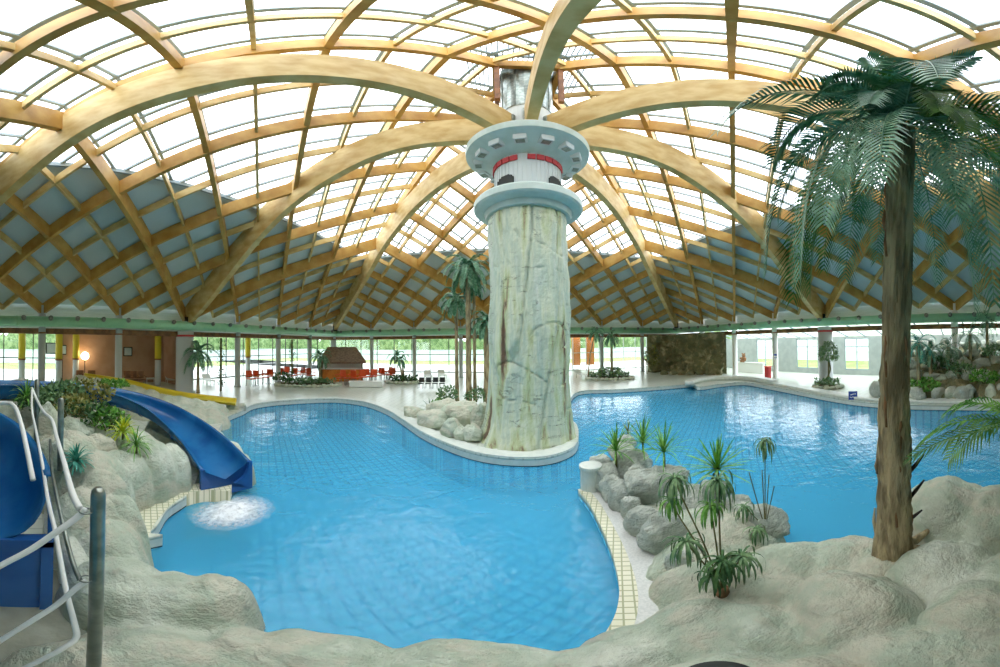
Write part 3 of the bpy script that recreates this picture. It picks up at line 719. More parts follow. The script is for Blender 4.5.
bm = bmesh.new(); a, b_ = chute[0], chute[1]; t_ = (a-b_); t_.z = 0; t_.normalize(); s_ = Vector((t_.y, -t_.x, 0))
arc = [(-.56, .46), (-.56, -.2)] + [(.56, -.2), (.56, .46), (.48, .46)] + [(.48*math.cos(PI*k/12), .46-.46*math.sin(PI*k/12)**.75) for k in range(1, 12)] + [(-.48, .46)]
f0 = [bm.verts.new(a + s_*x + Vector((0, 0, z))) for x, z in arc]; f1 = [bm.verts.new(a + t_*.08 + s_*x + Vector((0, 0, z))) for x, z in arc]
n = len(arc); bm.faces.new(f0); bm.faces.new(f1[::-1])
for k in range(n): bm.faces.new((f0[k], f0[(k+1) % n], f1[(k+1) % n], f1[k]))
bmesh.ops.triangulate(bm, faces=[f for f in bm.faces if len(f.verts) > 4])
obj('end_flange', bm, M['slide'], root, world=True)
for k in (10, 20): 
    bm = bmesh.new(); p = chute[k]; q = chute[k+1]; trough(bm, [p+(q-p)*.0, p+(q-p)*.12], .475, .452, th=.05, lip=.09); obj('joint_flange', bm, M['slide'], root, world=True)
root = empty('water_slide', at(236, 403, 0), 'yellow slide trough running along the top of the rock bank', 'water slide')
bm = bmesh.new(); trough(bm, yel, .6, .16); obj('flume', bm, M['yellow'], root, True, world=True)
bm = bmesh.new(); p = yel[0]; box(bm, (p.x, p.y, p.z-.16), (.5, .9, .3), -.6); bevel(bm, .05); obj('landing', bm, M['rock'], root, world=True)
root = empty('water_slide', (-2.4, -.25, 0), 'near blue slide ending at the left edge behind the white rails', 'water slide')
bm = bmesh.new(); trough(bm, near, .44, .72, lip=.07); obj('flume', bm, M['slide_in'], root, True, world=True)
bm = bmesh.new(); box(bm, (-2.5, -.3, .4), (.1, 1.06, 1.44)); bevel(bm, .03); box(bm, (-2.45, -.3, 1.08), (.08, 1.1, .1)); box(bm, (-2.45, .2, .4), (.08, .1, 1.4)); box(bm, (-2.45, -.8, .4), (.08, .1, 1.4)); box(bm, (-2.43, -.3, -.25), (.12, 1.1, .12)); obj('front_panel', bm, M['slide'], root, world=True)
bm = bmesh.new(); box(bm, (-2.75, .23, .6), (.5, .05, 1.6)); bevel(bm, .02); obj('side_panel', bm, M['slide'], root, world=True)
# splash where the flume meets the pool
t = NT('foam'); t.n.remove(t.b); tr = t.a('ShaderNodeBsdfTransparent'); df = t.a('ShaderNodeBsdfDiffuse', Color=(.95, .98, 1, 1)); mx = t.a('ShaderNodeMixShader')
tc = t.a('ShaderNodeTexCoord'); gr = t.a('ShaderNodeTexGradient', gradient_type='SPHERICAL'); t.L(tc.outputs['Object'], gr.inputs[0])
nz = t.a('ShaderNodeTexNoise', Scale=9, Detail=6, Roughness=.7); t.L(tc.outputs['Object'], nz.inputs['Vector'])
mu = t.a('ShaderNodeMath', operation='MULTIPLY'); t.L(gr.outputs[1], mu.inputs[0]); t.L(nz.outputs[0], mu.inputs[1])
cr = t.a('ShaderNodeMapRange'); cr.inputs['From Min'].default_value = .08; cr.inputs['From Max'].default_value = .42; cr.inputs['To Max'].default_value = .9; t.L(mu.outputs[0], cr.inputs[0])
t.L(cr.outputs[0], mx.inputs[0]); t.L(tr.outputs[0], mx.inputs[1]); t.L(df.outputs[0], mx.inputs[2]); t.L(mx.outputs[0], t.out.inputs[0])
bm = bmesh.new(); bmesh.ops.create_grid(bm, x_segments=70, y_segments=70, size=1)
for v in bm.verts:
    r = v.co.length*(1+.5*noi(v.co.x*3, v.co.y*3, 5)); v.co.z = max(0, .16*(1-r*2.2)) + .05*max(0, 1-r)*noi(v.co.x*5, v.co.y*5, 1) + .01
p = at(233, 512, WZ); o = obj('splash', bm, t.m, None, True); o.location = (p.x, p.y, WZ+.01); o.scale = (.75, 1.0, 1); tag(o, 'white foaming splash in the pool at the mouth of the blue flume', 'splash', kind='stuff')
# ------------------------------------------------------------------ steel post and rails
def rail(root, name, pts, r, m='white'):
    bm = bmesh.new(); tube(bm, catmull(pts, 6), r, 12); return obj(name, bm, M[m], root, True, world=True)
pp = atd(97, 560, 1.32)
root = empty('railing', (pp.x, pp.y, .2), 'steel post with bent white tube rails in front of the near blue slide', 'railing')
bm = bmesh.new(); lathe(bm, [(.034, .1), (.034, 2.27), (.03, 2.295), (.018, 2.31)], 24, c=(pp.x, pp.y)); obj('post', bm, M['steel'], root, True, world=True)
for (px, y0, y1, rho, r) in ((61, 398, 470, 3.3, .035), (37, 379, 445, 4.8, .04)):
    a = atd(px, y0, rho); b_ = atd(px, y1, rho); bm = bmesh.new(); lathe(bm, [(r, b_.z), (r, a.z-.02), (r*.6, a.z)], 16, c=(a.x, a.y)); obj('post', bm, M['steel'], root, True, world=True)
rail(root, 'rail', [atd(-30, 584, 1.25), atd(0, 566, 1.25), atd(30, 550, 1.26), atd(55, 533, 1.28), atd(75, 519, 1.3), atd(86, 509, 1.31)], .016)
rail(root, 'rail', [atd(-30, 662, 1.2), atd(0, 641, 1.22), atd(30, 622, 1.24), atd(55, 606, 1.27), atd(74, 590, 1.29), atd(86, 581, 1.31)], .016)
rail(root, 'rail', [atd(0, 684, 1.15), atd(25, 668, 1.18), atd(60, 650, 1.22), atd(76, 638, 1.27), atd(74, 622, 1.34), atd(66, 590, 1.5), atd(56, 535, 1.85), atd(48, 500, 2.2), atd(42, 462, 2.7), atd(36, 430, 3.4), atd(32, 410, 4.0), atd(32, 390, 4.6)], .016)
rail(root, 'rail', [atd(80, 509, 1.34), atd(72, 492, 1.5), atd(64, 462, 2.0), atd(57, 438, 2.6), atd(52, 420, 3.2), atd(44, 412, 3.6), atd(38, 402, 4.2), atd(32, 388, 4.7)], .018)
rail(root, 'rail', [atd(80, 580, 1.34), atd(72, 560, 1.45), atd(62, 520, 1.7), atd(52, 470, 2.3), atd(50, 440, 2.8)], .014, 'steel')
rail(root, 'rail', [atd(-40, 404, 3.2), atd(0, 403, 3.1), atd(13, 405, 3.0), atd(20, 420, 2.8), atd(26, 445, 2.5), atd(33, 480, 2.2)], .022)
for z in (515, 583):
    bm = bmesh.new(); c = atd(86, z-4, 1.31); pts = [c + Vector((.0, .03*math.cos(2*PI*k/16), .0)) + Vector((.03*math.sin(2*PI*k/16), 0, 0)) for k in range(17)]; tube(bm, pts, .004, 6); obj('ring_clamp', bm, M['steel'], root, True, world=True)
# ------------------------------------------------------------------ palms and plants
def frond(bm, base, az, el, L, droop, nl=30, ll=.22, wl=.02, rach=.012, nseg=14, twist=0, vshape=.35, sag=.35, rng=random):
    p = Vector(base); d = Vector((math.cos(az)*math.cos(el), math.sin(az)*math.cos(el), math.sin(el))); pts = [p.copy()]; ds = [d.copy()]
    st = L/nseg
    for k in range(nseg):
        d = (d + Vector((0, 0, -1))*droop/nseg*(1+k/nseg)).normalized(); p = p + d*st; pts.append(p.copy()); ds.append(d.copy())
    tube(bm, pts, [rach*(1-.8*k/nseg) for k in range(nseg+1)], 4)
    side0 = Vector((-math.sin(az+twist), math.cos(az+twist), 0))
    for k in range(nl):
        f = .1 + .9*(k+.5)/nl; q = f*nseg; i = min(int(q), nseg-1); u = q-i
        c = pts[i].lerp(pts[i+1], u); t_ = ds[i].lerp(ds[i+1], u).normalized()
        sd = (side0 - t_*side0.dot(t_)).normalized(); up = sd.cross(t_); up = up if up.z > 0 else -up
        ln = ll*(math.sin(PI*min(1, f*.82+.12))**.6)*rng.uniform(.85, 1.1)
        for s in (1, -1):
            dr = (sd*s*.85 + t_*(.55+.4*f) + up*vshape).normalized(); a = c
            m_ = a + dr*ln*.5; e = a + dr*ln + Vector((0, 0, -1))*ln*sag*rng.uniform(.7, 1.3)
            wv = t_*wl*.5
            v = [bm.verts.new(x) for x in (a-wv*.5, a+wv*.5, m_+wv, m_-wv, e)]
            bm.faces.new((v[0], v[1], v[2], v[3])); bm.faces.new((v[3], v[2], v[4]))
def trunk_mesh(bm, pts, r0, r1, seg=18, rough=.12, rings=True, seed=0):
    P_ = catmull(pts, 10); n = len(P_); rr = []
    rows = []
    for i, p in enumerate(P_):
        f = i/(n-1); r = r0+(r1-r0)*f; r *= 1+.35*math.exp(-f*12)
        row = []
        for k in range(seg):
            th = 2*PI*k/seg; b_ = 1 + rough*noise.noise(Vector((math.cos(th)*3+seed, math.sin(th)*3, p.z*2.2))) + (rough*.7*math.sin(p.z*22+k*2.1) if rings else 0)
            row.append(bm.verts.new(p + Vector((math.cos(th)*r*b_, math.sin(th)*r*b_, 0))))
        rows.append(row)
    for a, b_ in zip(rows[:-1], rows[1:]):
        for k in range(seg): bm.faces.new((a[k], a[(k+1) % seg], b_[(k+1) % seg], b_[k]))
    bm.faces.new(rows[-1]); bm.faces.new(rows[0][::-1])
def palm(x, y, zb, top, r0, r1, n, L, lab, lean=(0, 0), droop=1.6, group=None, nl=16, ll=None, leaf='frond', wl=None, elmin=-.5, elmax=1.3, seed=0, name='palm', seg=10):
    rng = random.Random(seed); root = empty(name, (x, y, zb), lab, 'palm tree', group)
    bm = bmesh.new(); trunk_mesh(bm, [Vector((0, 0, 0)), Vector((lean[0]*.3, lean[1]*.3, (top-zb)*.5)), Vector((lean[0], lean[1], top-zb))], r0, r1, 12, seed=seed); obj('trunk', bm, M['trunk'], root, True)
    bm = bmesh.new()
    for k in range(n):
        f = k/max(1, n-1); el = elmax+(elmin-elmax)*f
        frond(bm, (lean[0], lean[1], top-zb), k*2.399+seed, el, L*rng.uniform(.85, 1.1), droop*rng.uniform(.8, 1.2), nl, ll or L*.2, wl or L*.03, L*.01, seg, rng=rng)
    obj('crown', bm, M[leaf], root)
    return root
# the tall palm in front
q0 = at(893, 553, .45); top = atd(903, 128, 2.5)
root = empty('palm', (q0.x, q0.y, .4), 'tall palm with thick fibrous trunk and drooping crown on the right rock ledge', 'palm tree')
tx, ty = top.x-q0.x, top.y-q0.y
bm = bmesh.new(); trunk_mesh(bm, [Vector((0, 0, -.15)), Vector((tx*.2, ty*.2, 1.2)), Vector((tx*.45, ty*.45, 2.6)), Vector((tx, ty, top.z-.4))], .175, .1, 40, .16, seed=2); obj('trunk', bm, M['trunk'], root, True)
rng = random.Random(11)
for k in range(60):      # old leaf bases / fibre strips lying on the trunk
    th = rng.uniform(0, 2*PI); z = rng.uniform(.1, 3.9); f = z/(top.z-.4); c = Vector((tx*f*f*.6+tx*f*.4, ty*f*f*.6+ty*f*.4, z)); r = .178+(.1-.178)*f
    dv = Vector((math.cos(th), math.sin(th), 0)); bm = bmesh.new(); h = rng.uniform(.15, .45)
    tube(bm, [c+dv*r*.98, c+dv*(r*1.06)+Vector((0, 0, h*.5)), c+dv*r*1.0+Vector((0, 0, h))], [.014, .02, .007], 6); obj('leaf_base', bm, M['pot'] if k % 3 == 0 else M['trunk'], root, True)
for (px, py, dx, dz) in ((914, 462, 16, -15), (914, 488, 16, -10), (912, 510, 12, 0)):
    a = atd(px-6, py+12, math.hypot(q0.x, q0.y)); b_ = atd(px+10, py-8 if dz else py, math.hypot(q0.x, q0.y)); bm = bmesh.new(); tube(bm, [a, (a+b_)/2, b_], [.02, .022, .01], 8); obj('cut_stalk', bm, M['dark_steel'], root, True, world=True)
bm = bmesh.new(); b0 = Vector((.0, 0, .12))
for (ax, ay, L_) in ((.5, -.5, .75), (-.1, .45, .3), (-.3, -.25, .35), (.15, -.6, .5), (.5, .1, .35)):
    tube(bm, [b0+Vector((ax*.12, ay*.12, .12)), b0+Vector((ax*L_*.5, ay*L_*.5, .02)), b0+Vector((ax*L_, ay*L_, .02 if L_ < .6 else .15))], [.08, .055, .015], 10)
obj('root_flare', bm, M['trunk'], root, True)
cz = top.z-.47; toc = Vector((-top.x, -top.y, 0)).normalized(); azc = math.atan2(toc.y, toc.x)
K = 44
for k in range(K):
    f = k/(K-1); az = k*2.39996
    if f < .2: el, L_, dr = 1.45-2.2*f, rng.uniform(.8, 1.05), rng.uniform(.5, 1.0)
    elif f < .5: el, L_, dr = .9-1.4*(f-.2), rng.uniform(1.5, 1.9), rng.uniform(1.1, 2.4)
    else: el, L_, dr = .6-1.7*(f-.5), rng.uniform(1.8, 2.3), rng.uniform(1.5, 3.0)
    da = abs((az-azc+PI) % (2*PI)-PI)
    if da < .7 and f < .5: L_ *= .6
    elif da < .7: L_ *= .8
    bm = bmesh.new(); frond(bm, (tx, ty, cz+.15*(1-f)), az, el, L_, dr, 40, .33, .032, .014, 16, twist=rng.uniform(-.6, .6), vshape=.2, sag=.3, rng=rng)
    obj('frond', bm, M['frond'] if k % 4 else M['frond2'], root)
# palm at the right edge, only its fronds reach in
xx, yy = P(1020, 2.6)
root = empty('palm', (xx, yy, .75), 'low palm whose pale green fronds reach in at the right edge over the water', 'palm tree')
bm = bmesh.new(); trunk_mesh(bm, [Vector((0, 0, 0)), Vector((0, 0, .7)), Vector((0, 0, 1.45))], .1, .07, 14, seed=5); obj('trunk', bm, M['trunk'], root, True)
for k, (da, el, L_, dr) in enumerate(((1.35, .35, 1.0, .9), (1.75, .1, 1.0, .5), (1.1, .8, .8, 1.2), (2.2, .5, .8, 1.0), (3.6, .5, .8, 1), (4.9, .5, .8, 1), (.2, .6, .8, 1), (5.6, .3, .7, 1))):
    bm = bmesh.new(); frond(bm, (0, 0, 1.45), da, el, L_, dr, 22, .3, .026, .012, 12, vshape=.15, sag=.35); obj('frond', bm, M['leaf_green'] if k % 2 == 0 else M['frond2'], root)
# palms behind the rock column's left side
for i, (px, py, cyy, r, n, L_, lab) in enumerate([(469, 404, 268, .13, 30, 1.5, 'tallest thick-trunked palm left of the rock column'), (457, 400, 300, .09, 22, 1.2, 'slender palm with lower crown, leftmost behind the island rocks'),
                                  (475, 401, 286, .08, 14, .9, 'thin palm trunk half hidden behind the tallest island palm'), (487, 404, 322, .14, 22, 1.0, 'short thick palm pressed against the left side of the rock column')]):
    b_ = at(px, py, .1); rho = math.hypot(b_.x, b_.y); tz = atd(px, cyy, rho).z
    palm(b_.x, b_.y, .05, tz, r*1.1, r*.8, n, L_, lab, seed=i*3+1, nl=22, wl=.075, droop=1.9, group='palms on the column island')
def small_palm(px, pyb, pyt, L_, lab, n=14, r=.08, seed=0, lean=(0, 0), leaf='frond', **k):
    b_ = at(px, pyb, 0); rho = math.hypot(b_.x, b_.y); tz = atd(px, pyt, rho).z
    return palm(b_.x, b_.y, 0, tz, r, r*.7, n, L_, lab, seed=seed, nl=14, wl=.11, droop=1.7, leaf=leaf, lean=lean, seg=8, **k)
small_palm(198, 393, 352, 1.5, 'small dark palm in front of the broad left column', 22, .1, 3)
small_palm(320, 383, 356, 1.25, 'small palm in front of the thatched bar', 16, .1, 4)
small_palm(403, 383, 357, 1.1, 'small leaning palm in round planter near the back glazing', 12, .09, 5, lean=(-.5, 0))
small_palm(404, 382.5, 360, .9, 'second trunk leaning left in the same round planter as the small palm', 8, .08, 6, lean=(-.3, .3))
small_palm(612, 378, 337, 1.1, 'thin dark palm right of the orange panels in stone-ringed bed', 14, .13, 7)
small_palm(588, 379, 332, 1.1, 'very thin leaning palm at the left end of the stone-ringed bed', 12, .06, 8, lean=(.7, 0))
small_palm(647, 374, 356, .5, 'small potted plant on a stem by the back right corner', 10, .05, 9)
# spiky and strappy plants
def blades(bm, base, n, L_, w_, e0, e1, droop, rng, curl=0):
    for k in range(n):
        az = k*2.39996+rng.uniform(-.2, .2); el = e0+(e1-e0)*k/max(1, n-1); p = Vector(base); d = Vector((math.cos(az)*math.cos(el), math.sin(az)*math.cos(el), math.sin(el)))
        ln = L_*rng.uniform(.8, 1.15); ns = 7; sd = Vector((-math.sin(az), math.cos(az), 0)); rows = []
        for j in range(ns+1):
            f = j/ns; ww = w_*(.5+1.1*f)*(1-f)**.6*1.1+.001; rows.append((bm.verts.new(p-sd*ww/2), bm.verts.new(p+Vector((0, 0, -ww*.15))), bm.verts.new(p+sd*ww/2)))
            d = (d+Vector((0, 0, -1))*droop/ns*(1+f*1.5)); 
            if curl: d = d - Vector((math.cos(az), math.sin(az), 0))*curl*f*f/ns
            d.normalize(); p = p+d*ln/ns
        for a, b_ in zip(rows[:-1], rows[1:]):
            bm.faces.new((a[0], a[1], b_[1], b_[0])); bm.faces.new((a[1], a[2], b_[2], b_[1]))
def spiky(px, py, z, L_, lab, n=34, w_=.035, stem=0, leaf='leaf_green', e0=1.5, e1=.15, droop=.5, seed=0, name='spiky_plant', cat='plant', curl=0, group=None, rho=None):
    rng = random.Random(seed); p = at(px, py, z) if rho is None else atd(px, py, rho); root = empty(name, (p.x, p.y, p.z-.0), lab, cat, group)
    bm = bmesh.new(); tube(bm, [(0, 0, -.12), (.01, 0, stem*.5), (0, 0, stem+.02)], [.03, .024, .02], 8); obj('stem', bm, M['stem'], root, True)
    bm = bmesh.new(); blades(bm, (0, 0, stem), n, L_, w_, e0, e1, droop, rng, curl); obj('leaves', bm, M[leaf], root)
    return root
spiky(616, 466, .4, .6, 'upright spiky green plant nearest the white tiled stub', 46, .035, .35, seed=1)
spiky(643, 458, .5, .62, 'spiky green plant at the back of the peninsula, second from the stub', 42, .035, .35, seed=2)
spiky(664, 468, .5, .62, 'spiky green plant in the middle of the peninsula, third from the stub', 42, .035, .35, seed=3)
spiky(628, 434, .6, .42, 'small reddish brown spiky plant at the back of the peninsula', 18, .03, .02, leaf='leaf_olive', seed=4)
spiky(718, 500, .25, .58, 'large star-shaped spiky plant on a stubby stem by the water', 60, .04, .62, e0=1.5, e1=-.1, droop=.25, seed=5)
spiky(136, 447, 1.1, .42, 'fresh green arching grass plant on the rock beside the blue flume', 46, .028, .02, seed=6, droop=1.1)
spiky(123, 434, 1.15, .42, 'bright yellow-green spiky plant on the rock beside the blue flume', 46, .05, .02, leaf='leaf_yellow', seed=7, droop=.9)
spiky(76, 462, 1.2, .3, 'low teal-leaved plant between pale boulders left', 60, .04, .0, leaf='leaf_teal', e1=-.1, seed=8, droop=.9)
spiky(430, 411, .25, .5, 'small green agave among the island rocks', 30, .05, .02, seed=9, leaf='leaf_mid')
spiky(27, 400, 1.6, .6, 'green strappy plant behind the rails at the far left', 30, .05, .02, seed=10, leaf='leaf_green', droop=1)
# curly-leaved plants on bare stems
root_c = at(722, 592, .35)
root = empty('curly_plant', root_c, 'tangled plant with curled ribbon leaves on several bare stems growing from a stump', 'plant')
bm = bmesh.new(); lathe(bm, [(.05, -.08), (.062, .0), (.058, .07), (.045, .08)], 14); obj('stump', bm, M['pot'], root, True)
rng = random.Random(5)
for (px, py, rho_, L_, n, lf) in ((686, 541, 2.55, .17, 26, 'leaf_mid'), (722, 560, 2.3, .16, 26, 'leaf_dark'), (742, 556, 2.35, .15, 22, 'leaf_mid'), (718, 480, 2.7, .17, 26, 'leaf_mid'), (675, 478, 2.8, .16, 24, 'leaf_mid'), (671, 500, 2.75, .12, 16, 'leaf_green'), (711, 505, 2.6, .13, 18, 'leaf_green'), (712, 575, 2.25, .13, 18, 'leaf_dark')):
    p = atd(px, py, rho_) - root_c
    bm = bmesh.new(); tube(bm, catmull([(0, 0, .03), (p.x*.35, p.y*.35, p.z*.5), (p.x*.9, p.y*.9, p.z*.9), tuple(p)], 5), [.008]*16, 6); st_ = obj('stem', bm, M['stem'], root, True)
    bm = bmesh.new(); blades(bm, p, int(n*1.2), L_*2.3, .03, 1.2, -.3, 3.2, rng, curl=2.2); obj('leaf_tuft', bm, M[lf], root)
tp = at(765, 527, .2)
root = empty('tall_stem_plant', tp, 'slender plant with tall thin stems and a drooping leafy tuft at the water edge', 'plant')
rh = math.hypot(tp.x, tp.y)
for (px, py, n) in ((765, 440, 20), (744, 506, 12), (757, 528, 14), (749, 472, 0), (769, 475, 0), (774, 486, 0), (762, 470, 0)):
    p = atd(px, py, rh if n != 14 else rh*.93) - tp
    bm = bmesh.new(); tube(bm, catmull([(0, 0, 0), (p.x*.5, p.y*.5, p.z*.5), tuple(p)], 5), .007, 6); obj('stem', bm, M['stem'], root, True)
    if n: bm = bmesh.new(); blades(bm, p, int(n*1.3), .34, .034, 1.0, -.4, 3.2, rng, curl=2.2); obj('leaf_tuft', bm, M['leaf_mid'], root)
# leafy shrubs
def shrub(x, y, z, rx, ry, rz, n, ls, lab, leaf='leaf_mid', seed=0, name='shrub', group=None, cat='shrub', stem=True):
    rng = random.Random(seed); root = empty(name, (x, y, z), lab, cat, group); bm = bmesh.new()
    for k in range(n):
        a = rng.uniform(0, 2*PI); u = rng.uniform(-.5, 1); r = rng.uniform(.55, 1)**.5; c_ = math.sqrt(max(0, 1-u*u))
        c = Vector((rx*r*c_*math.cos(a), ry*r*c_*math.sin(a), rz*(.5+.5*u*r)*1.0))
        d = Vector((rng.gauss(0, 1), rng.gauss(0, 1), rng.gauss(.4, .8))).normalized(); s = d.cross(Vector((rng.gauss(0, 1), rng.gauss(0, 1), rng.gauss(0, 1)))).normalized()
        l_ = ls*rng.uniform(.7, 1.3)
        v = [bm.verts.new(q) for q in (c, c+d*l_*.5+s*l_*.25, c+d*l_, c+d*l_*.5-s*l_*.25)]; bm.faces.new(v)
    obj('foliage', bm, M[leaf], root)
    if stem:
        bm = bmesh.new()
        for k in range(6): a = k*1.05; tube(bm, [(0, 0, -.05), (rx*.3*math.cos(a), ry*.3*math.sin(a), rz*.35), (rx*.6*math.cos(a), ry*.6*math.sin(a), rz*.75)], [.02, .014, .006], 5)
        obj('stems', bm, M['stem'], root, True)
    return root
for i, (px, py, z, r, h, lf, ls, lab) in enumerate([(52, 420, 1.15, .5, .75, 'leaf_mid', .12, 'sage green shrub left of the planter, behind the second rail post'), (72, 424, 1.1, .5, .75, 'leaf_olive', .12, 'olive shrub with yellowing leaves in the left rock planter'),
        (92, 430, 1.05, .45, .7, 'leaf_dark', .12, 'dark green shrub in the middle of the left rock planter'), (108, 432, 1.05, .42, .6, 'leaf_green', .11, 'bright green shrub next to the yellow spiky plant'),
        (62, 407, 1.35, .6, .7, 'leaf_mid', .16, 'leafy green shrub at the back of the left rock planter'), (88, 404, 1.35, .7, .7, 'leaf_olive', .15, 'brownish green shrub at the back of the left rock planter'), (35, 410, 1.3, .5, .5, 'leaf_dark', .12, 'low dark shrub behind the near slide'),
        (113, 386, 1.35, .6, .25, 'leaf_green', .15, 'low bright green plant on the rock bank beside the yellow slide'), (448, 404, .2, .5, .9, 'leaf_mid', .14, 'fern-like shrub at the foot of the slender island palm'), (476, 400, .3, .55, .6, 'leaf_mid', .14, 'leafy shrub between the island palm trunks'), (440, 408, .2, .4, .4, 'leaf_green', .12, 'low green plant behind the island rocks')]):
    p = at(px, py, z); shrub(p.x, p.y, z-.05, r, r, h, 420, ls, lab, lf, seed=i)
# ------------------------------------------------------------------ far planters, bar, chairs
def stone_ring(px, py, wpx, lab, dpt=.5):
    p = at(px, py, 0); rho = math.hypot(p.x, p.y); r = wpx/2/F*rho; root = empty('stone_planter', (p.x, p.y, 0), lab, 'planter', rz=math.atan2(p.y, p.x)-PI/2)
    bm = bmesh.new(); n = int(2*PI*r/.35)
    for k in range(n):
        a = 2*PI*k/n; m_ = Matrix.Translation((r*math.cos(a), r*dpt*math.sin(a), .1)) @ Matrix.Rotation(a, 4, 'Z') @ Matrix.Diagonal((.17, .2, .13+.03*math.sin(k*3), 1)); bmesh.ops.create_icosphere(bm, subdivisions=2, radius=1, matrix=m_)
    obj('stone_edging', bm, M['rock'], root, True)
    bm = bmesh.new(); bmesh.ops.create_cone(bm, cap_ends=True, segments=32, radius1=r*.97, radius2=r*.85, depth=.16, matrix=Matrix.Translation((0, 0, .1)) @ Matrix.Diagonal((1, dpt, 1, 1))); obj('soil', bm, M['soil'], root)
    rng = random.Random(px); bm = bmesh.new()
    for k in range(int(200*r)):
        a = rng.uniform(0, 2*PI); q = math.sqrt(rng.random())*r*.9; c = Vector((q*math.cos(a), q*dpt*math.sin(a), .15+rng.random()*.35)); d = Vector((rng.gauss(0, 1), rng.gauss(0, 1), rng.gauss(.6, .6))).normalized()*.25; s = d.cross(Vector((0, 0, 1))).normalized()*.08 if abs(d.z) < .24 else Vector((.08, 0, 0))
        v = [bm.verts.new(x) for x in (c, c+d*.5+s, c+d, c+d*.5-s)]; bm.faces.new(v)
    obj('ground_cover', bm, M['leaf_dark'] if px % 2 else M['leaf_mid'], root)
stone_ring(610, 379, 46, 'stone-ringed bed with thin palms right of the orange panels')
stone_ring(403, 383, 32, 'round stone planter with leaning palms near the back glazing')
stone_ring(308, 386, 64, 'long stone planter in front of the orange chairs and thatched bar', .35)
stone_ring(828, 388, 28, 'low stone planter round the small tree at the broad right column', .6)
p = at(610, 378, 0); shrub(p.x, p.y, .1, 1.1, .5, .8, 420, .2, 'mixed low greenery between the thin palms in the stone-ringed bed', 'leaf_mid', seed=77)
p = at(283, 386, 0); shrub(p.x, p.y, .1, .9, .5, .9, 300, .18, 'dense green shrub at the left end of the long planter', 'leaf_dark', seed=78)
# thatched bar
p = at(342, 380, 0); hr = math.hypot(p.x, p.y); w_ = 40/F*hr
root = empty('thatched_bar', (p.x, p.y, 0), 'small thatched bar hut with orange wooden counter at the back left', 'bar hut', rz=math.atan2(p.y, p.x)-PI/2)
zt = atd(342, 347, hr).z; ze = atd(342, 360, hr).z
bm = bmesh.new(); h = w_/2+.25; e_ = 1.4
v = [bm.verts.new(q) for q in ((-h, -e_, ze-.05), (h, -e_, ze-.05), (h, e_, ze-.05), (-h, e_, ze-.05), (-h*.62, 0, zt), (h*.62, 0, zt), (-h*.98, -e_*.98, ze-.22), (h*.98, -e_*.98, ze-.22), (h*.98, e_*.98, ze-.22), (-h*.98, e_*.98, ze-.22))]
for f in ((0, 1, 5, 4), (1, 2, 5), (2, 3, 4, 5), (3, 0, 4), (0, 6, 7, 1), (1, 7, 8, 2), (2, 8, 9, 3), (3, 9, 6, 0), (6, 9, 8, 7)): bm.faces.new([v[i] for i in f])
obj('thatched_roof', bm, M['thatch'], root)
bm = bmesh.new(); box(bm, (0, -.9, .5), (w_, .5, 1.0)); bevel(bm, .02)
for k in range(9): box(bm, (-w_/2+w_*k/8, -1.16, .5), (.04, .03, .96))
obj('counter', bm, M['barwood'], root)
bm = bmesh.new(); box(bm, (0, -.9, 1.04), (w_+.15, .65, .06)); obj('worktop', bm, M['white'], root)
bm = bmesh.new(); box(bm, (0, .9, 1.1), (w_, .1, 2.2)); obj('back_wall', bm, M['white'], root)
for sx in (-1, 1):
    for sy in (-1, 1): bm = bmesh.new(); tube(bm, [(sx*w_*.48, sy*1.1, 0), (sx*w_*.48, sy*1.1, ze-.1)], .07, 8); obj('post', bm, M['stem'], root, True)
# white tank in front of it
p = at(366, 387, 0); root = empty('white_trough', (p.x, p.y, 0), 'long low white box standing on the deck before the orange chairs', 'planter box', rz=math.atan2(p.y, p.x)-PI/2)
bm = bmesh.new(); box(bm, (0, 0, .2), (2.3, .6, .34)); bevel(bm, .04); box(bm, (0, 0, .39), (2.4, .7, .06)); obj('body', bm, M['white'], root)
# chairs and tables
def make_chair(lab, group, m='orange'):
    root = empty('chair', (0, 0, 0), lab, 'chair', group)
    bm = bmesh.new(); box(bm, (0, 0, .44), (.44, .44, .05)); bevel(bm, .02); obj('seat', bm, M[m], root)
    bm = bmesh.new(); box(bm, (0, .22, .72), (.44, .05, .42), rx=-.12); bevel(bm, .02); obj('backrest', bm, M[m], root)
    for s in (-1, 1):
        bm = bmesh.new(); tube(bm, [(s*.24, -.2, .62), (s*.24, .2, .66)], .025, 6); obj('armrest', bm, M[m], root)
        for q in (-1, 1): bm = bmesh.new(); tube(bm, [(s*.18, q*.18, .43), (s*.21, q*.21, 0)], .017, 6); obj('leg', bm, M['steel'], root)
    return root
def make_table(lab, group):
    root = empty('cafe_table', (0, 0, 0), lab, 'table', group)
    bm = bmesh.new(); lathe(bm, [(.38, .7), (.4, .715), (.38, .73)], 20); obj('tabletop', bm, M['barwood'], root)
    bm = bmesh.new(); lathe(bm, [(.03, .02), (.03, .7)], 8); obj('pedestal', bm, M['steel'], root)
    bm = bmesh.new(); lathe(bm, [(.24, 0), (.22, .03)], 16); obj('foot', bm, M['steel'], root)
    return root
rng = random.Random(3); ch = None; tb = None
spots = [(251, 386), (258, 385), (266, 384), (271, 383), (281, 381), (286, 380), (293, 382), (299, 381), (306, 381), (311, 382), (340, 385), (346, 385), (351, 384.5), (356, 385), (362, 384), (368, 383.5), (373, 383), (378, 381.5), (383, 381), (388, 380), (391, 381.5)]
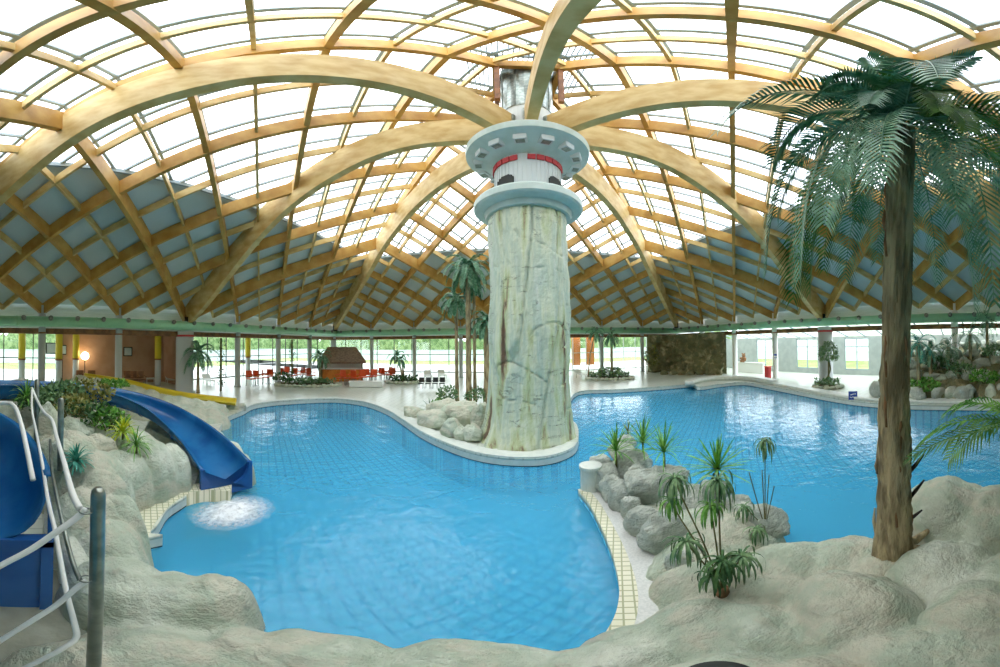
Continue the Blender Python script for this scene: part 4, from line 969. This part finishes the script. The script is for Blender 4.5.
for i, (px, py) in enumerate(spots):
    p = at(px, py, 0)
    left = px < 275; mid = px < 320
    lab = 'orange chair of the pair group by the left glazing beyond the columns' if left else ('orange chair behind the long stone planter left of the bar' if mid else 'orange chair crowded in front of the thatched bar counter')
    grp = 'orange chairs by the left glazing' if left else ('orange chairs behind the planter' if mid else 'orange chairs in front of the bar')
    if ch is None: ch = make_chair(lab, grp); ch.scale = (1.2,)*3; ch.location = (p.x, p.y, 0); ch.rotation_euler = (0, 0, rng.uniform(0, 6))
    else: dup(ch, (p.x, p.y, 0), rng.uniform(0, 6), lab, grp)
for i, (px, py, lab) in enumerate([(255, 385.6, 'round cafe table among the leftmost orange chairs'), (268, 383.8, 'round cafe table by the second left group of orange chairs'), (303, 382, 'round cafe table behind the long planter'), (353, 383.8, 'round cafe table before the bar counter'), (371, 382.3, 'round cafe table behind the long white box'), (386, 380.4, 'round cafe table at the right end of the orange chairs')]):
    p = at(px, py, 0)
    if tb is None: tb = make_table(lab, 'cafe tables'); tb.location = (p.x, p.y, 0)
    else: dup(tb, (p.x, p.y, 0), 0, lab, 'cafe tables')
# white loungers along the glazing
def lounger(lab):
    root = empty('sun_lounger', (0, 0, 0), lab, 'sun lounger', 'white loungers behind the glazing line')
    bm = bmesh.new(); box(bm, (0, -.25, .35), (.62, 1.3, .06)); obj('bed', bm, M['white'], root)
    bm = bmesh.new(); box(bm, (0, .6, .5), (.62, .65, .05), rx=.55); obj('backrest', bm, M['white'], root)
    for s in (-1, 1):
        for q in (-.75, .45): bm = bmesh.new(); box(bm, (s*.27, q, .16), (.05, .05, .32)); obj('leg', bm, M['white'], root)
    return root
lo_ = None
for i, (px, py, rz, lab) in enumerate([(428, 379, .3, 'white sun lounger at the back glazing, left one'), (442, 378, .3, 'white sun lounger at the back glazing, next to the palm trunks'), (208, 384, 1.2, 'white sun lounger right of the broad left column'), (170, 383, 1.2, 'white sun lounger left of the broad left column'), (150, 382, 1.2, 'white sun lounger by the tan lounge wall'), (582, 378, .4, 'white sun lounger beside the orange panels')]):
    p = at(px, py, 0)
    if lo_ is None: lo_ = lounger(lab); lo_.location = (p.x, p.y, 0); lo_.rotation_euler = (0, 0, rz)
    else: dup(lo_, (p.x, p.y, 0), rz, lab)
for i, px in enumerate((421, 428, 435, 442)):
    p = at(px, 388.5, 0)
    if i == 0: dc = make_chair('dark low chair standing in a row of four on the back deck', 'dark chairs in a row on the deck', 'dark'); dc.location = (p.x, p.y, 0); dc.scale = (.8,)*3
    else: dup(dc, (p.x, p.y, 0), 0)
# yellow posts in the gallery
def ypost(px, lab, X=None, m='yellow'):
    X = X if X is not None else XL-3.6; v = ray(px, 350); y = X*v.y/v.x
    root = empty('gallery_post', (X, y, 0), lab, 'post'); bm = bmesh.new(); lathe(bm, [(.24, 1.9), (.24, 3.8)], 16); obj('upper_shaft', bm, M[m], root, True)
    bm = bmesh.new(); lathe(bm, [(.22, 0), (.22, 1.85)], 16); obj('lower_shaft', bm, M['column'], root, True)
    bm = bmesh.new(); lathe(bm, [(.25, 1.84), (.25, 1.94)], 16); obj('brown_collar', bm, M['beam_brown'], root, True)
ypost(22, 'gallery post with yellow upper half, leftmost in view'); ypost(59, 'gallery post with yellow upper half before the tan wall'); ypost(76, 'dim yellow gallery post against the tan wall', XL-4.6)
ypost(158, 'gallery post with yellow upper half just left of the broad left column'); ypost(248, 'gallery post with yellow upper half above the orange chairs')
# tree-like vines on posts
for px, lab in ((221, 'dark vine-wrapped pole right of the small dark palm'), (292, 'dark vine-wrapped pole behind the orange chairs')):
    v = ray(px, 350); X = XL+.9; y = X*v.y/v.x; root = empty('vine_pole', (X, y, 0), lab, 'plant pole')
    bm = bmesh.new(); tube(bm, [(0, 0, 0), (0, 0, 3.4)], .07, 8); obj('pole', bm, M['stem'], root); rng = random.Random(px); bm = bmesh.new()
    for k in range(260):
        c = Vector((rng.gauss(0, .12), rng.gauss(0, .12), rng.uniform(.3, 3.3))); d = Vector((rng.gauss(0, 1), rng.gauss(0, 1), rng.gauss(0, 1))).normalized()*.14; s = d.cross(Vector((0, 0, 1))).normalized()*.05
        vv = [bm.verts.new(x) for x in (c, c+d*.5+s, c+d, c+d*.5-s)]; bm.faces.new(vv)
    obj('foliage', bm, M['leaf_dark'], root)
# lounge details
root = empty('globe_lamp', (OL+.6, ray(85, 350).y/ray(85, 350).x*(OL+.6), 0), 'glowing white globe lamp against the tan lounge wall', 'lamp')
bm = bmesh.new(); lathe(bm, [(.2, 0), (.2, .03), (.03, .05), (.03, 1.9)], 12); obj('stand', bm, M['dark_steel'], root)
bm = bmesh.new(); bmesh.ops.create_uvsphere(bm, u_segments=20, v_segments=12, radius=.28, matrix=Matrix.Translation((0, 0, 2.1))); obj('globe', bm, mat('lamp_glow', (255, 240, 210), .5, emit=(255, 226, 180), es=9), root, True)
for px, w_, h_, z, lab in ((52, .9, .8, 2.6, 'dark framed picture on the tan wall, left one'), (64, .35, .7, 2.5, 'narrow dark framed picture on the tan wall'), (128, .7, .7, 2.4, 'small dark picture near the right end of the tan wall')):
    v = ray(px, 350); y = v.y/v.x*(OL+.05); root = empty('picture', (OL+.02, y, z), lab, 'picture'); bm = bmesh.new(); box(bm, (0, 0, 0), (.06, w_, h_)); bevel(bm, .015); obj('frame', bm, M['dark'], root)
    bm = bmesh.new(); box(bm, (.035, 0, 0), (.01, w_*.8, h_*.8)); obj('canvas', bm, M['panel'], root)
for i, (px, py) in enumerate(((128, 377), (135, 377), (141, 377), (92, 376), (80, 376))):
    p = P(px, 20.5); o = dup(ch, (p[0], p[1], 0), 1.5, ('brown wooden chair in the row right of the lounge wall lamp' if i < 3 else 'brown wooden chair under the globe lamp'), 'brown lounge chairs')
    for c in kids(o):
        if c.data and c.name.startswith(('seat', 'backrest', 'armrest')): c.data = c.data.copy(); c.data.materials.clear(); c.data.materials.append(M['beam_brown'])
# orange panels at the back
for px, lab in ((576, 'tall orange screen behind the back glazing, left one'), (590, 'tall orange screen behind the back glazing, right one')):
    v = ray(px, 350); Y_ = OB+1.0; root = empty('orange_screen', (Y_*v.x/v.y, Y_, 0), lab, 'screen'); bm = bmesh.new(); box(bm, (0, 0, 2.1), (1.0, .08, 3.2)); bevel(bm, .02); obj('panel', bm, M['orange_panel'], root)
    for s in (-1, 1): bm = bmesh.new(); box(bm, (s*.45, 0, .3), (.06, .06, .6)); obj('leg', bm, M['steel'], root)
# dark rock wall in the back right corner
pts = catmull([(14.3, 26.3, 0), (15.6, 25.6, 0), (16.6, 24.4, 0), (17.0, 22.6, 0), (17.3, 20.4, 0), (17.5, 18.4, 0)], 14)
vs, fs = [], []; n = len(pts); NZ = 46
for j in range(NZ+1):
    z = 3.62*j/NZ
    for i, p in enumerate(pts):
        t_ = pts[min(i+1, n-1)]-pts[max(i-1, 0)]; t_.normalize(); nr = Vector((-t_.y, t_.x, 0)); nr = -nr if nr.dot(Vector((CX-p.x, CY-p.y, 0))) < 0 else nr
        d = .75*noise.fractal(Vector((p.x*.9, p.y*.9, z*.75)), .7, 2, 5) + .5*abs(noise.noise(Vector((p.x*1.8, p.y*1.8, z*.4)))) + .35*(1-j/NZ)
        q = p+nr*d; vs.append((q.x, q.y, z + (.1*noi(p.x*2, p.y*2, 4) if j == NZ else 0)))
m_ = len(vs)
for i, p in enumerate(pts): vs += [(p.x+.9, p.y+.9, 3.5), (p.x+.9, p.y+.9, 0)]
for j in range(NZ):
    for i in range(n-1): a = j*n+i; fs.append((a, a+1, a+n+1, a+n))
for i in range(n-1): fs.append((NZ*n+i, NZ*n+i+1, m_+2*i+2, m_+2*i)); fs.append((m_+2*i, m_+2*i+2, m_+2*i+3, m_+2*i+1))
tag(obj('rock_wall', (vs, fs), M['rock_dark'], None, True), 'tall dark brown craggy rock wall in the back right corner', 'rock wall')
for i in range(7):
    px = 664+i*9; p = at(px, 374.5, 0); boulder(p.x, p.y, .12, .45, .4, .28, 'low dark stone at the foot of the craggy rock wall', 'stones at the foot of the rock wall', 'rock_dark', 70+i, sub=2)
p = at(652, 372, 0); shrub(p.x, p.y, 0, .7, .7, 2.6, 300, .3, 'tall yellowish green shrub left of the craggy rock wall', 'leaf_olive', seed=90)
# bench wall at the back right of the pool
bw = catmull([at(693, 386, 0), at(697, 383.5, 0), at(712, 381, 0), at(730, 380.4, 0), at(750, 381, 0), at(772, 385, 0)], 6)
sgn = 1 if offs(bw, .3)[8].y > bw[8].y else -1
tag(plate('bench_wall', [bw + offs(bw, sgn*.55)[::-1]], 0, .32, M['edge']), 'low curved white bench wall at the back right end of the pool', 'bench')
# tree by the broad right column
p = at(829, 387, 0); root = shrub(p.x, p.y, 1.15, .62, .62, 1.7, 700, .16, 'small round-crowned tree with twisted trunk at the broad right column', 'leaf_mid', seed=91, name='small_tree', cat='tree', stem=False)
bm = bmesh.new()
for s in (-1, 1): tube(bm, catmull([(s*.12, 0, -1.1), (-s*.1, .05, -.6), (s*.12, -.05, -.1), (0, 0, .6)], 6), .05, 7)
obj('trunk', bm, M['stem'], root, True)
# pavilion details
p = at(755, 374, 0)
root = empty('low_wall', (p.x+.6, p.y+1.2, 0), 'low white wall in front of the first tall pavilion window', 'low wall'); bm = bmesh.new(); box(bm, (0, 0, .45), (.3, 3.4, .9)); bevel(bm, .03); box(bm, (0, 0, .92), (.4, 3.5, .06)); obj('body', bm, M['white'], root)
p2 = at(748, 374, 0)
root = empty('bear_figure', (p.x+.6, p.y+1.9, .95), 'small brown seated figure on the low white wall', 'figure'); bm = bmesh.new()
for c, r in (((0, 0, .28), .26), ((0, -.02, .62), .17), ((-.02, .14, .78), .06), ((-.02, -.16, .78), .06), ((-.2, .14, .1), .12), ((-.2, -.14, .1), .12), ((-.15, .24, .36), .09), ((-.15, -.24, .36), .09)): bmesh.ops.create_icosphere(bm, subdivisions=3, radius=r, matrix=Matrix.Translation(c))
obj('body', bm, M['pot'], root, True)
p = at(768, 378.5, 0); root = empty('red_bin', (p.x, p.y, 0), 'small orange-red bin beside the white column with a notice', 'bin'); bm = bmesh.new(); box(bm, (0, 0, .45), (.38, .38, .9)); bevel(bm, .04); obj('body', bm, M['red'], root); bm = bmesh.new(); box(bm, (0, 0, .93), (.42, .42, .08)); bevel(bm, .02); obj('lid', bm, M['orange'], root)
q = Vector((XR, CY+STEP, 0)); dr = Vector((-q.x, -q.y, 0)).normalized(); a_ = math.atan2(dr.y, dr.x)
root = empty('notice', (q.x+dr.x*.26, q.y+dr.y*.26, 1.75), 'small blue and white notice on the white column left of the tree', 'sign', rz=a_); bm = bmesh.new(); box(bm, (0, 0, 0), (.02, .3, .45)); obj('board', bm, M['white'], root); bm = bmesh.new(); box(bm, (.012, 0, .1), (.01, .24, .14)); obj('picture_patch', bm, M['blue_sign'], root)
bm = bmesh.new(); box(bm, (.012, 0, -.12), (.01, .22, .04)); obj('text_line', bm, M['blue_sign'], root)
pe = at(853, 401, 0); dr = Vector((-pe.x, -pe.y, 0)).normalized(); a_ = math.atan2(dr.y, dr.x)
root = empty('depth_sign', (pe.x-dr.x*.25, pe.y-dr.y*.25, .22), 'small blue square sign standing on the right pool edge', 'sign', rz=a_); bm = bmesh.new(); box(bm, (0, 0, 0), (.03, .42, .42)); bevel(bm, .008); obj('board', bm, M['blue_sign'], root)
bm = bmesh.new(); tube(bm, catmull([(.02, -.15, -.06), (.02, -.07, -.1), (.02, 0, -.06), (.02, .07, -.1), (.02, .15, -.06)], 4), .016, 6); obj('wave_mark', bm, M['white'], root)
bm = bmesh.new(); tube(bm, [(.02, -.12, .03), (.02, .05, .08)], .022, 6); obj('swimmer_mark', bm, M['white'], root)
bm = bmesh.new(); bmesh.ops.create_icosphere(bm, subdivisions=2, radius=.035, matrix=Matrix.Translation((.02, .11, .08))); obj('head_mark', bm, M['white'], root)
# raised pale rim along the right side of the pool
rr = catmull([at(772, 385, 0), at(800, 390.5, 0), at(850, 399.5, 0), at(900, 403.5, 0), at(950, 404.5, 0), at(1010, 404, 0), Vector((13.2, -4, 0))], 6)
sgn = 1 if offs(rr, .3)[8].x > rr[8].x else -1
tag(plate('pool_rim', [rr + offs(rr, sgn*.6)[::-1]], 0, .16, M['edge']), 'raised pale pool rim curving along the right side of the pool', 'pool rim')
# right rockery
rng = random.Random(21)
for i in range(60):
    f = i % 5; X = 13.9+f*1.25+rng.uniform(-.3, .3); Y_ = -2.8+6.9*(i//5)/11+rng.uniform(-.3, .3); h = .42+.5*f+rng.uniform(-.1, .15)
    boulder(X, Y_, h, rng.uniform(.45, .8), rng.uniform(.35, .6), rng.uniform(.22, .42), 'weathered rock slab in the stepped rockery right of the tall palm', 'slabs of the right rockery', 'rock_grey' if i % 3 else 'rock', 100+i, rot=rng.uniform(0, 3), flat=.4, sub=3)
bk = []
for i in range(13): bk.append((14.2+(i % 3)*1.7, -3+.62*i, .2+.45*(i % 3)+.5, 1.7, -.2))
ledge('rockery_slope', [(15.2, -2, .7, 2.2, -.1), (16.8, -1.5, 1.2, 2.3, -.1), (15.3, 1, .6, 1.9, -.1), (17, 1.2, 1.2, 2.3, -.1), (15.6, 3.4, .5, 1.4, -.1), (17.2, 3.5, 1.1, 1.8, -.1), (19.2, 0, 1.9, 2.6, -.1), (19.5, 3, 1.6, 2.3, -.1)], .12, 'brown earth and stone slope of the rockery behind the right pool rim', 'rockery', 'rock_dark', amp=.2, warp=.3)
for i, (px, pb_, pt, L_, lf, lab) in enumerate([(919, 392, 343, 1.2, 'leaf_teal', 'bluish palm right beside the tall palm trunk, in the rockery'), (931, 390, 350, .9, 'frond', 'thin dark palm in the rockery, second from the trunk'), (949, 382, 347, 1.3, 'frond', 'dark palm with wide crown left of the slim white column'), (971, 372, 334, 1.1, 'frond', 'upright palm right of the slim white column in the rockery'), (988, 374, 320, 1.3, 'frond', 'rightmost palm at the top of the rockery')]):
    X = 14.3+.8*i; x_, y_ = P(px, X); tz = atd(px, pt, X).z; palm(x_, y_, .3, tz, .11, .08, 14, L_, lab, seed=40+i, nl=12, wl=.07, leaf=lf, droop=1.8, seg=8)
for i, (px, rho_, z, lf, lab) in enumerate([(925, 14.2, .3, 'leaf_green', 'bright green fern at the front of the rockery near the trunk'), (962, 15.5, .9, 'leaf_mid', 'green shrub right of the slim white column'), (985, 14.6, .6, 'leaf_green', 'light green spreading shrub at the right of the rockery'), (995, 16.5, 1.8, 'leaf_mid', 'shrub high on the rockery at the right edge'), (940, 16, 1.2, 'leaf_dark', 'dark shrub among the rockery palms')]):
    x_, y_ = P(px, rho_); shrub(x_, y_, z, .7, .7, .7, 260, .22, lab, lf, seed=60+i)
# black rounded equipment edge at the bottom of the view
p = atd(719, 676, .42); root = empty('tripod_head', (p.x, p.y, p.z-.3), 'black rounded equipment top just showing at the bottom edge', 'tripod'); bm = bmesh.new(); lathe(bm, [(.03, .0), (.035, .25), (.05, .27), (.058, .285), (.055, .30), (.03, .305)], 40); obj('plate', bm, M['dark'], root, True)
bm = bmesh.new(); tube(bm, [(0, 0, .02), (0, 0, -(p.z-.3)+.25)], .02, 12); obj('column', bm, M['dark_steel'], root, True)
# ------------------------------------------------------------------ outside
bm = bmesh.new(); box(bm, (OR+16, 14, 3), (.5, 46, 6.6))
for k in range(18): box(bm, (OR+15.7, -8+k*2.5, 3.2), (.1, .12, 6))
for z in (1.2, 3.4): box(bm, (OR+15.7, 14, z), (.1, 46, .1))
tag(obj('annex_building', bm, M['white']), 'long white annex facade outside the tall pavilion windows', 'building')
def hedge(p0, p1, h, lab, seed=0, dep=3):
    p0, p1 = Vector(p0), Vector(p1); d = p1-p0; L_ = d.length; d.normalize(); nn = Vector((-d.y, d.x, 0)); nu = int(L_/.7); nv = 14; vs, fs = [], []
    for i in range(nu+1):
        for j in range(nv+1):
            a = PI*j/nv; q = p0+d*(L_*i/nu) + nn*math.cos(a)*dep/2; hh = h*(.75+.5*noise.fractal(Vector((i*.12+seed, seed, 1)), .7, 2, 4)); z = hh*math.sin(a)**.4
            k = .7*noise.fractal(Vector((q.x*.8, q.y*.8, z*.8)), .6, 2, 4); vs.append((q.x+nn.x*k*math.cos(a), q.y+nn.y*k*math.cos(a), z-.4+ (k if z > 1 else 0)))
    for i in range(nu):
        for j in range(nv): a = i*(nv+1)+j; fs.append((a, a+1, a+nv+2, a+nv+1))
    tag(obj('tree_row', (vs, fs), M['hedge'], None, True), lab, 'trees')
hedge((-60, -30, 0), (-60, 70, 0), 9, 'row of pale green trees outside the left glazing', 1, 5)
hedge((-70, 72, 0), (70, 72, 0), 9, 'row of pale green trees outside the back glazing', 2, 5)
hedge((95, -30, 0), (95, 70, 0), 5, 'row of green trees outside the right pavilion windows', 3, 5)
for nm, c, s, lab in (('garden_wall', (0, 56, .7), (120, .4, 2.2), 'long grey-blue garden wall outside the back glazing'), ('garden_wall', (-46, 20, .7), (.4, 90, 2.2), 'long grey-blue garden wall outside the left glazing')):
    bm = bmesh.new(); box(bm, c, s); bevel(bm, .05); box(bm, (c[0], c[1], c[2]+1.15), (s[0]+.2, s[1]+.2, .1)); tag(obj(nm, bm, M['panel']), lab, 'wall')
bm = bmesh.new()
for c, s in (((0, OB+6.2, -.08), (OR-OL+24, 12, .1)), ((OL-6.2, 14, -.08), (12, OB+14, .1))): box(bm, c, s)
tag(obj('terrace', bm, M['paving']), kind='structure')
bm = bmesh.new()
for c, s in (((0, OB+62, -.2), (240, 120, .1)), ((OL-60, -4, -.2), (120, 80+14, .1)), ((OR+60, -4, -.2), (120, 80+14, .1))): box(bm, c, s)
tag(obj('lawn', bm, M['lawn']), kind='structure')

# ------------------------------------------------------------------ outside
# ------------------------------------------------------------------ camera, world, view
cd = bpy.data.cameras.new('camera'); cam = bpy.data.objects.new('camera', cd); COL.objects.link(cam)
cd.type = 'PANO'; cd.panorama_type = 'EQUIRECTANGULAR'
cd.longitude_min = -X0/F; cd.longitude_max = (1000-X0)/F
cd.latitude_max = Y0/F; cd.latitude_min = -(667-Y0)/F
cd.clip_start = .02; cd.clip_end = 500
def w(v):
    X, Z, H = v; cp, sp = math.cos(PITCH), math.sin(PITCH); z = cp*Z + sp*H; h = -sp*Z + cp*H
    cr, sr = math.cos(ROLL), math.sin(ROLL); return Vector((cr*X + sr*h, z, -sr*X + cr*h))
ex, ef, eu = w((1, 0, 0)), w((0, 1, 0)), w((0, 0, 1))
m = Matrix((ex, eu, -ef)).transposed().to_4x4(); m.translation = (0, 0, EYE); cam.matrix_world = m
sc = bpy.context.scene; sc.camera = cam
wd = bpy.data.worlds.new('sky'); sc.world = wd; wd.use_nodes = True; nt = wd.node_tree
bg = nt.nodes['Background']; bg.inputs[1].default_value = 3.0
tc = nt.nodes.new('ShaderNodeTexCoord'); nz = nt.nodes.new('ShaderNodeTexNoise'); nz.inputs['Scale'].default_value = 2; nz.inputs['Detail'].default_value = 4
cr = nt.nodes.new('ShaderNodeValToRGB'); cr.color_ramp.elements[0].position = .35; cr.color_ramp.elements[1].position = .65
cr.color_ramp.elements[0].color = (.84, .90, 1, 1); cr.color_ramp.elements[1].color = (1, .985, .98, 1)
nt.links.new(tc.outputs['Generated'], nz.inputs['Vector']); nt.links.new(nz.outputs[0], cr.inputs[0]); nt.links.new(cr.outputs[0], bg.inputs[0])
sc.view_settings.view_transform = 'Standard'; sc.view_settings.look = 'None'; sc.view_settings.gamma = 1; sc.view_settings.exposure = .8
sc.view_settings.use_curve_mapping = False
try:
    sc.cycles.use_denoising = True
    sc.cycles.max_bounces = 8; sc.cycles.diffuse_bounces = 5; sc.cycles.transparent_max_bounces = 16; sc.cycles.caustics_reflective = False; sc.cycles.caustics_refractive = False
    sc.cycles.sample_clamp_indirect = 8
except Exception: pass
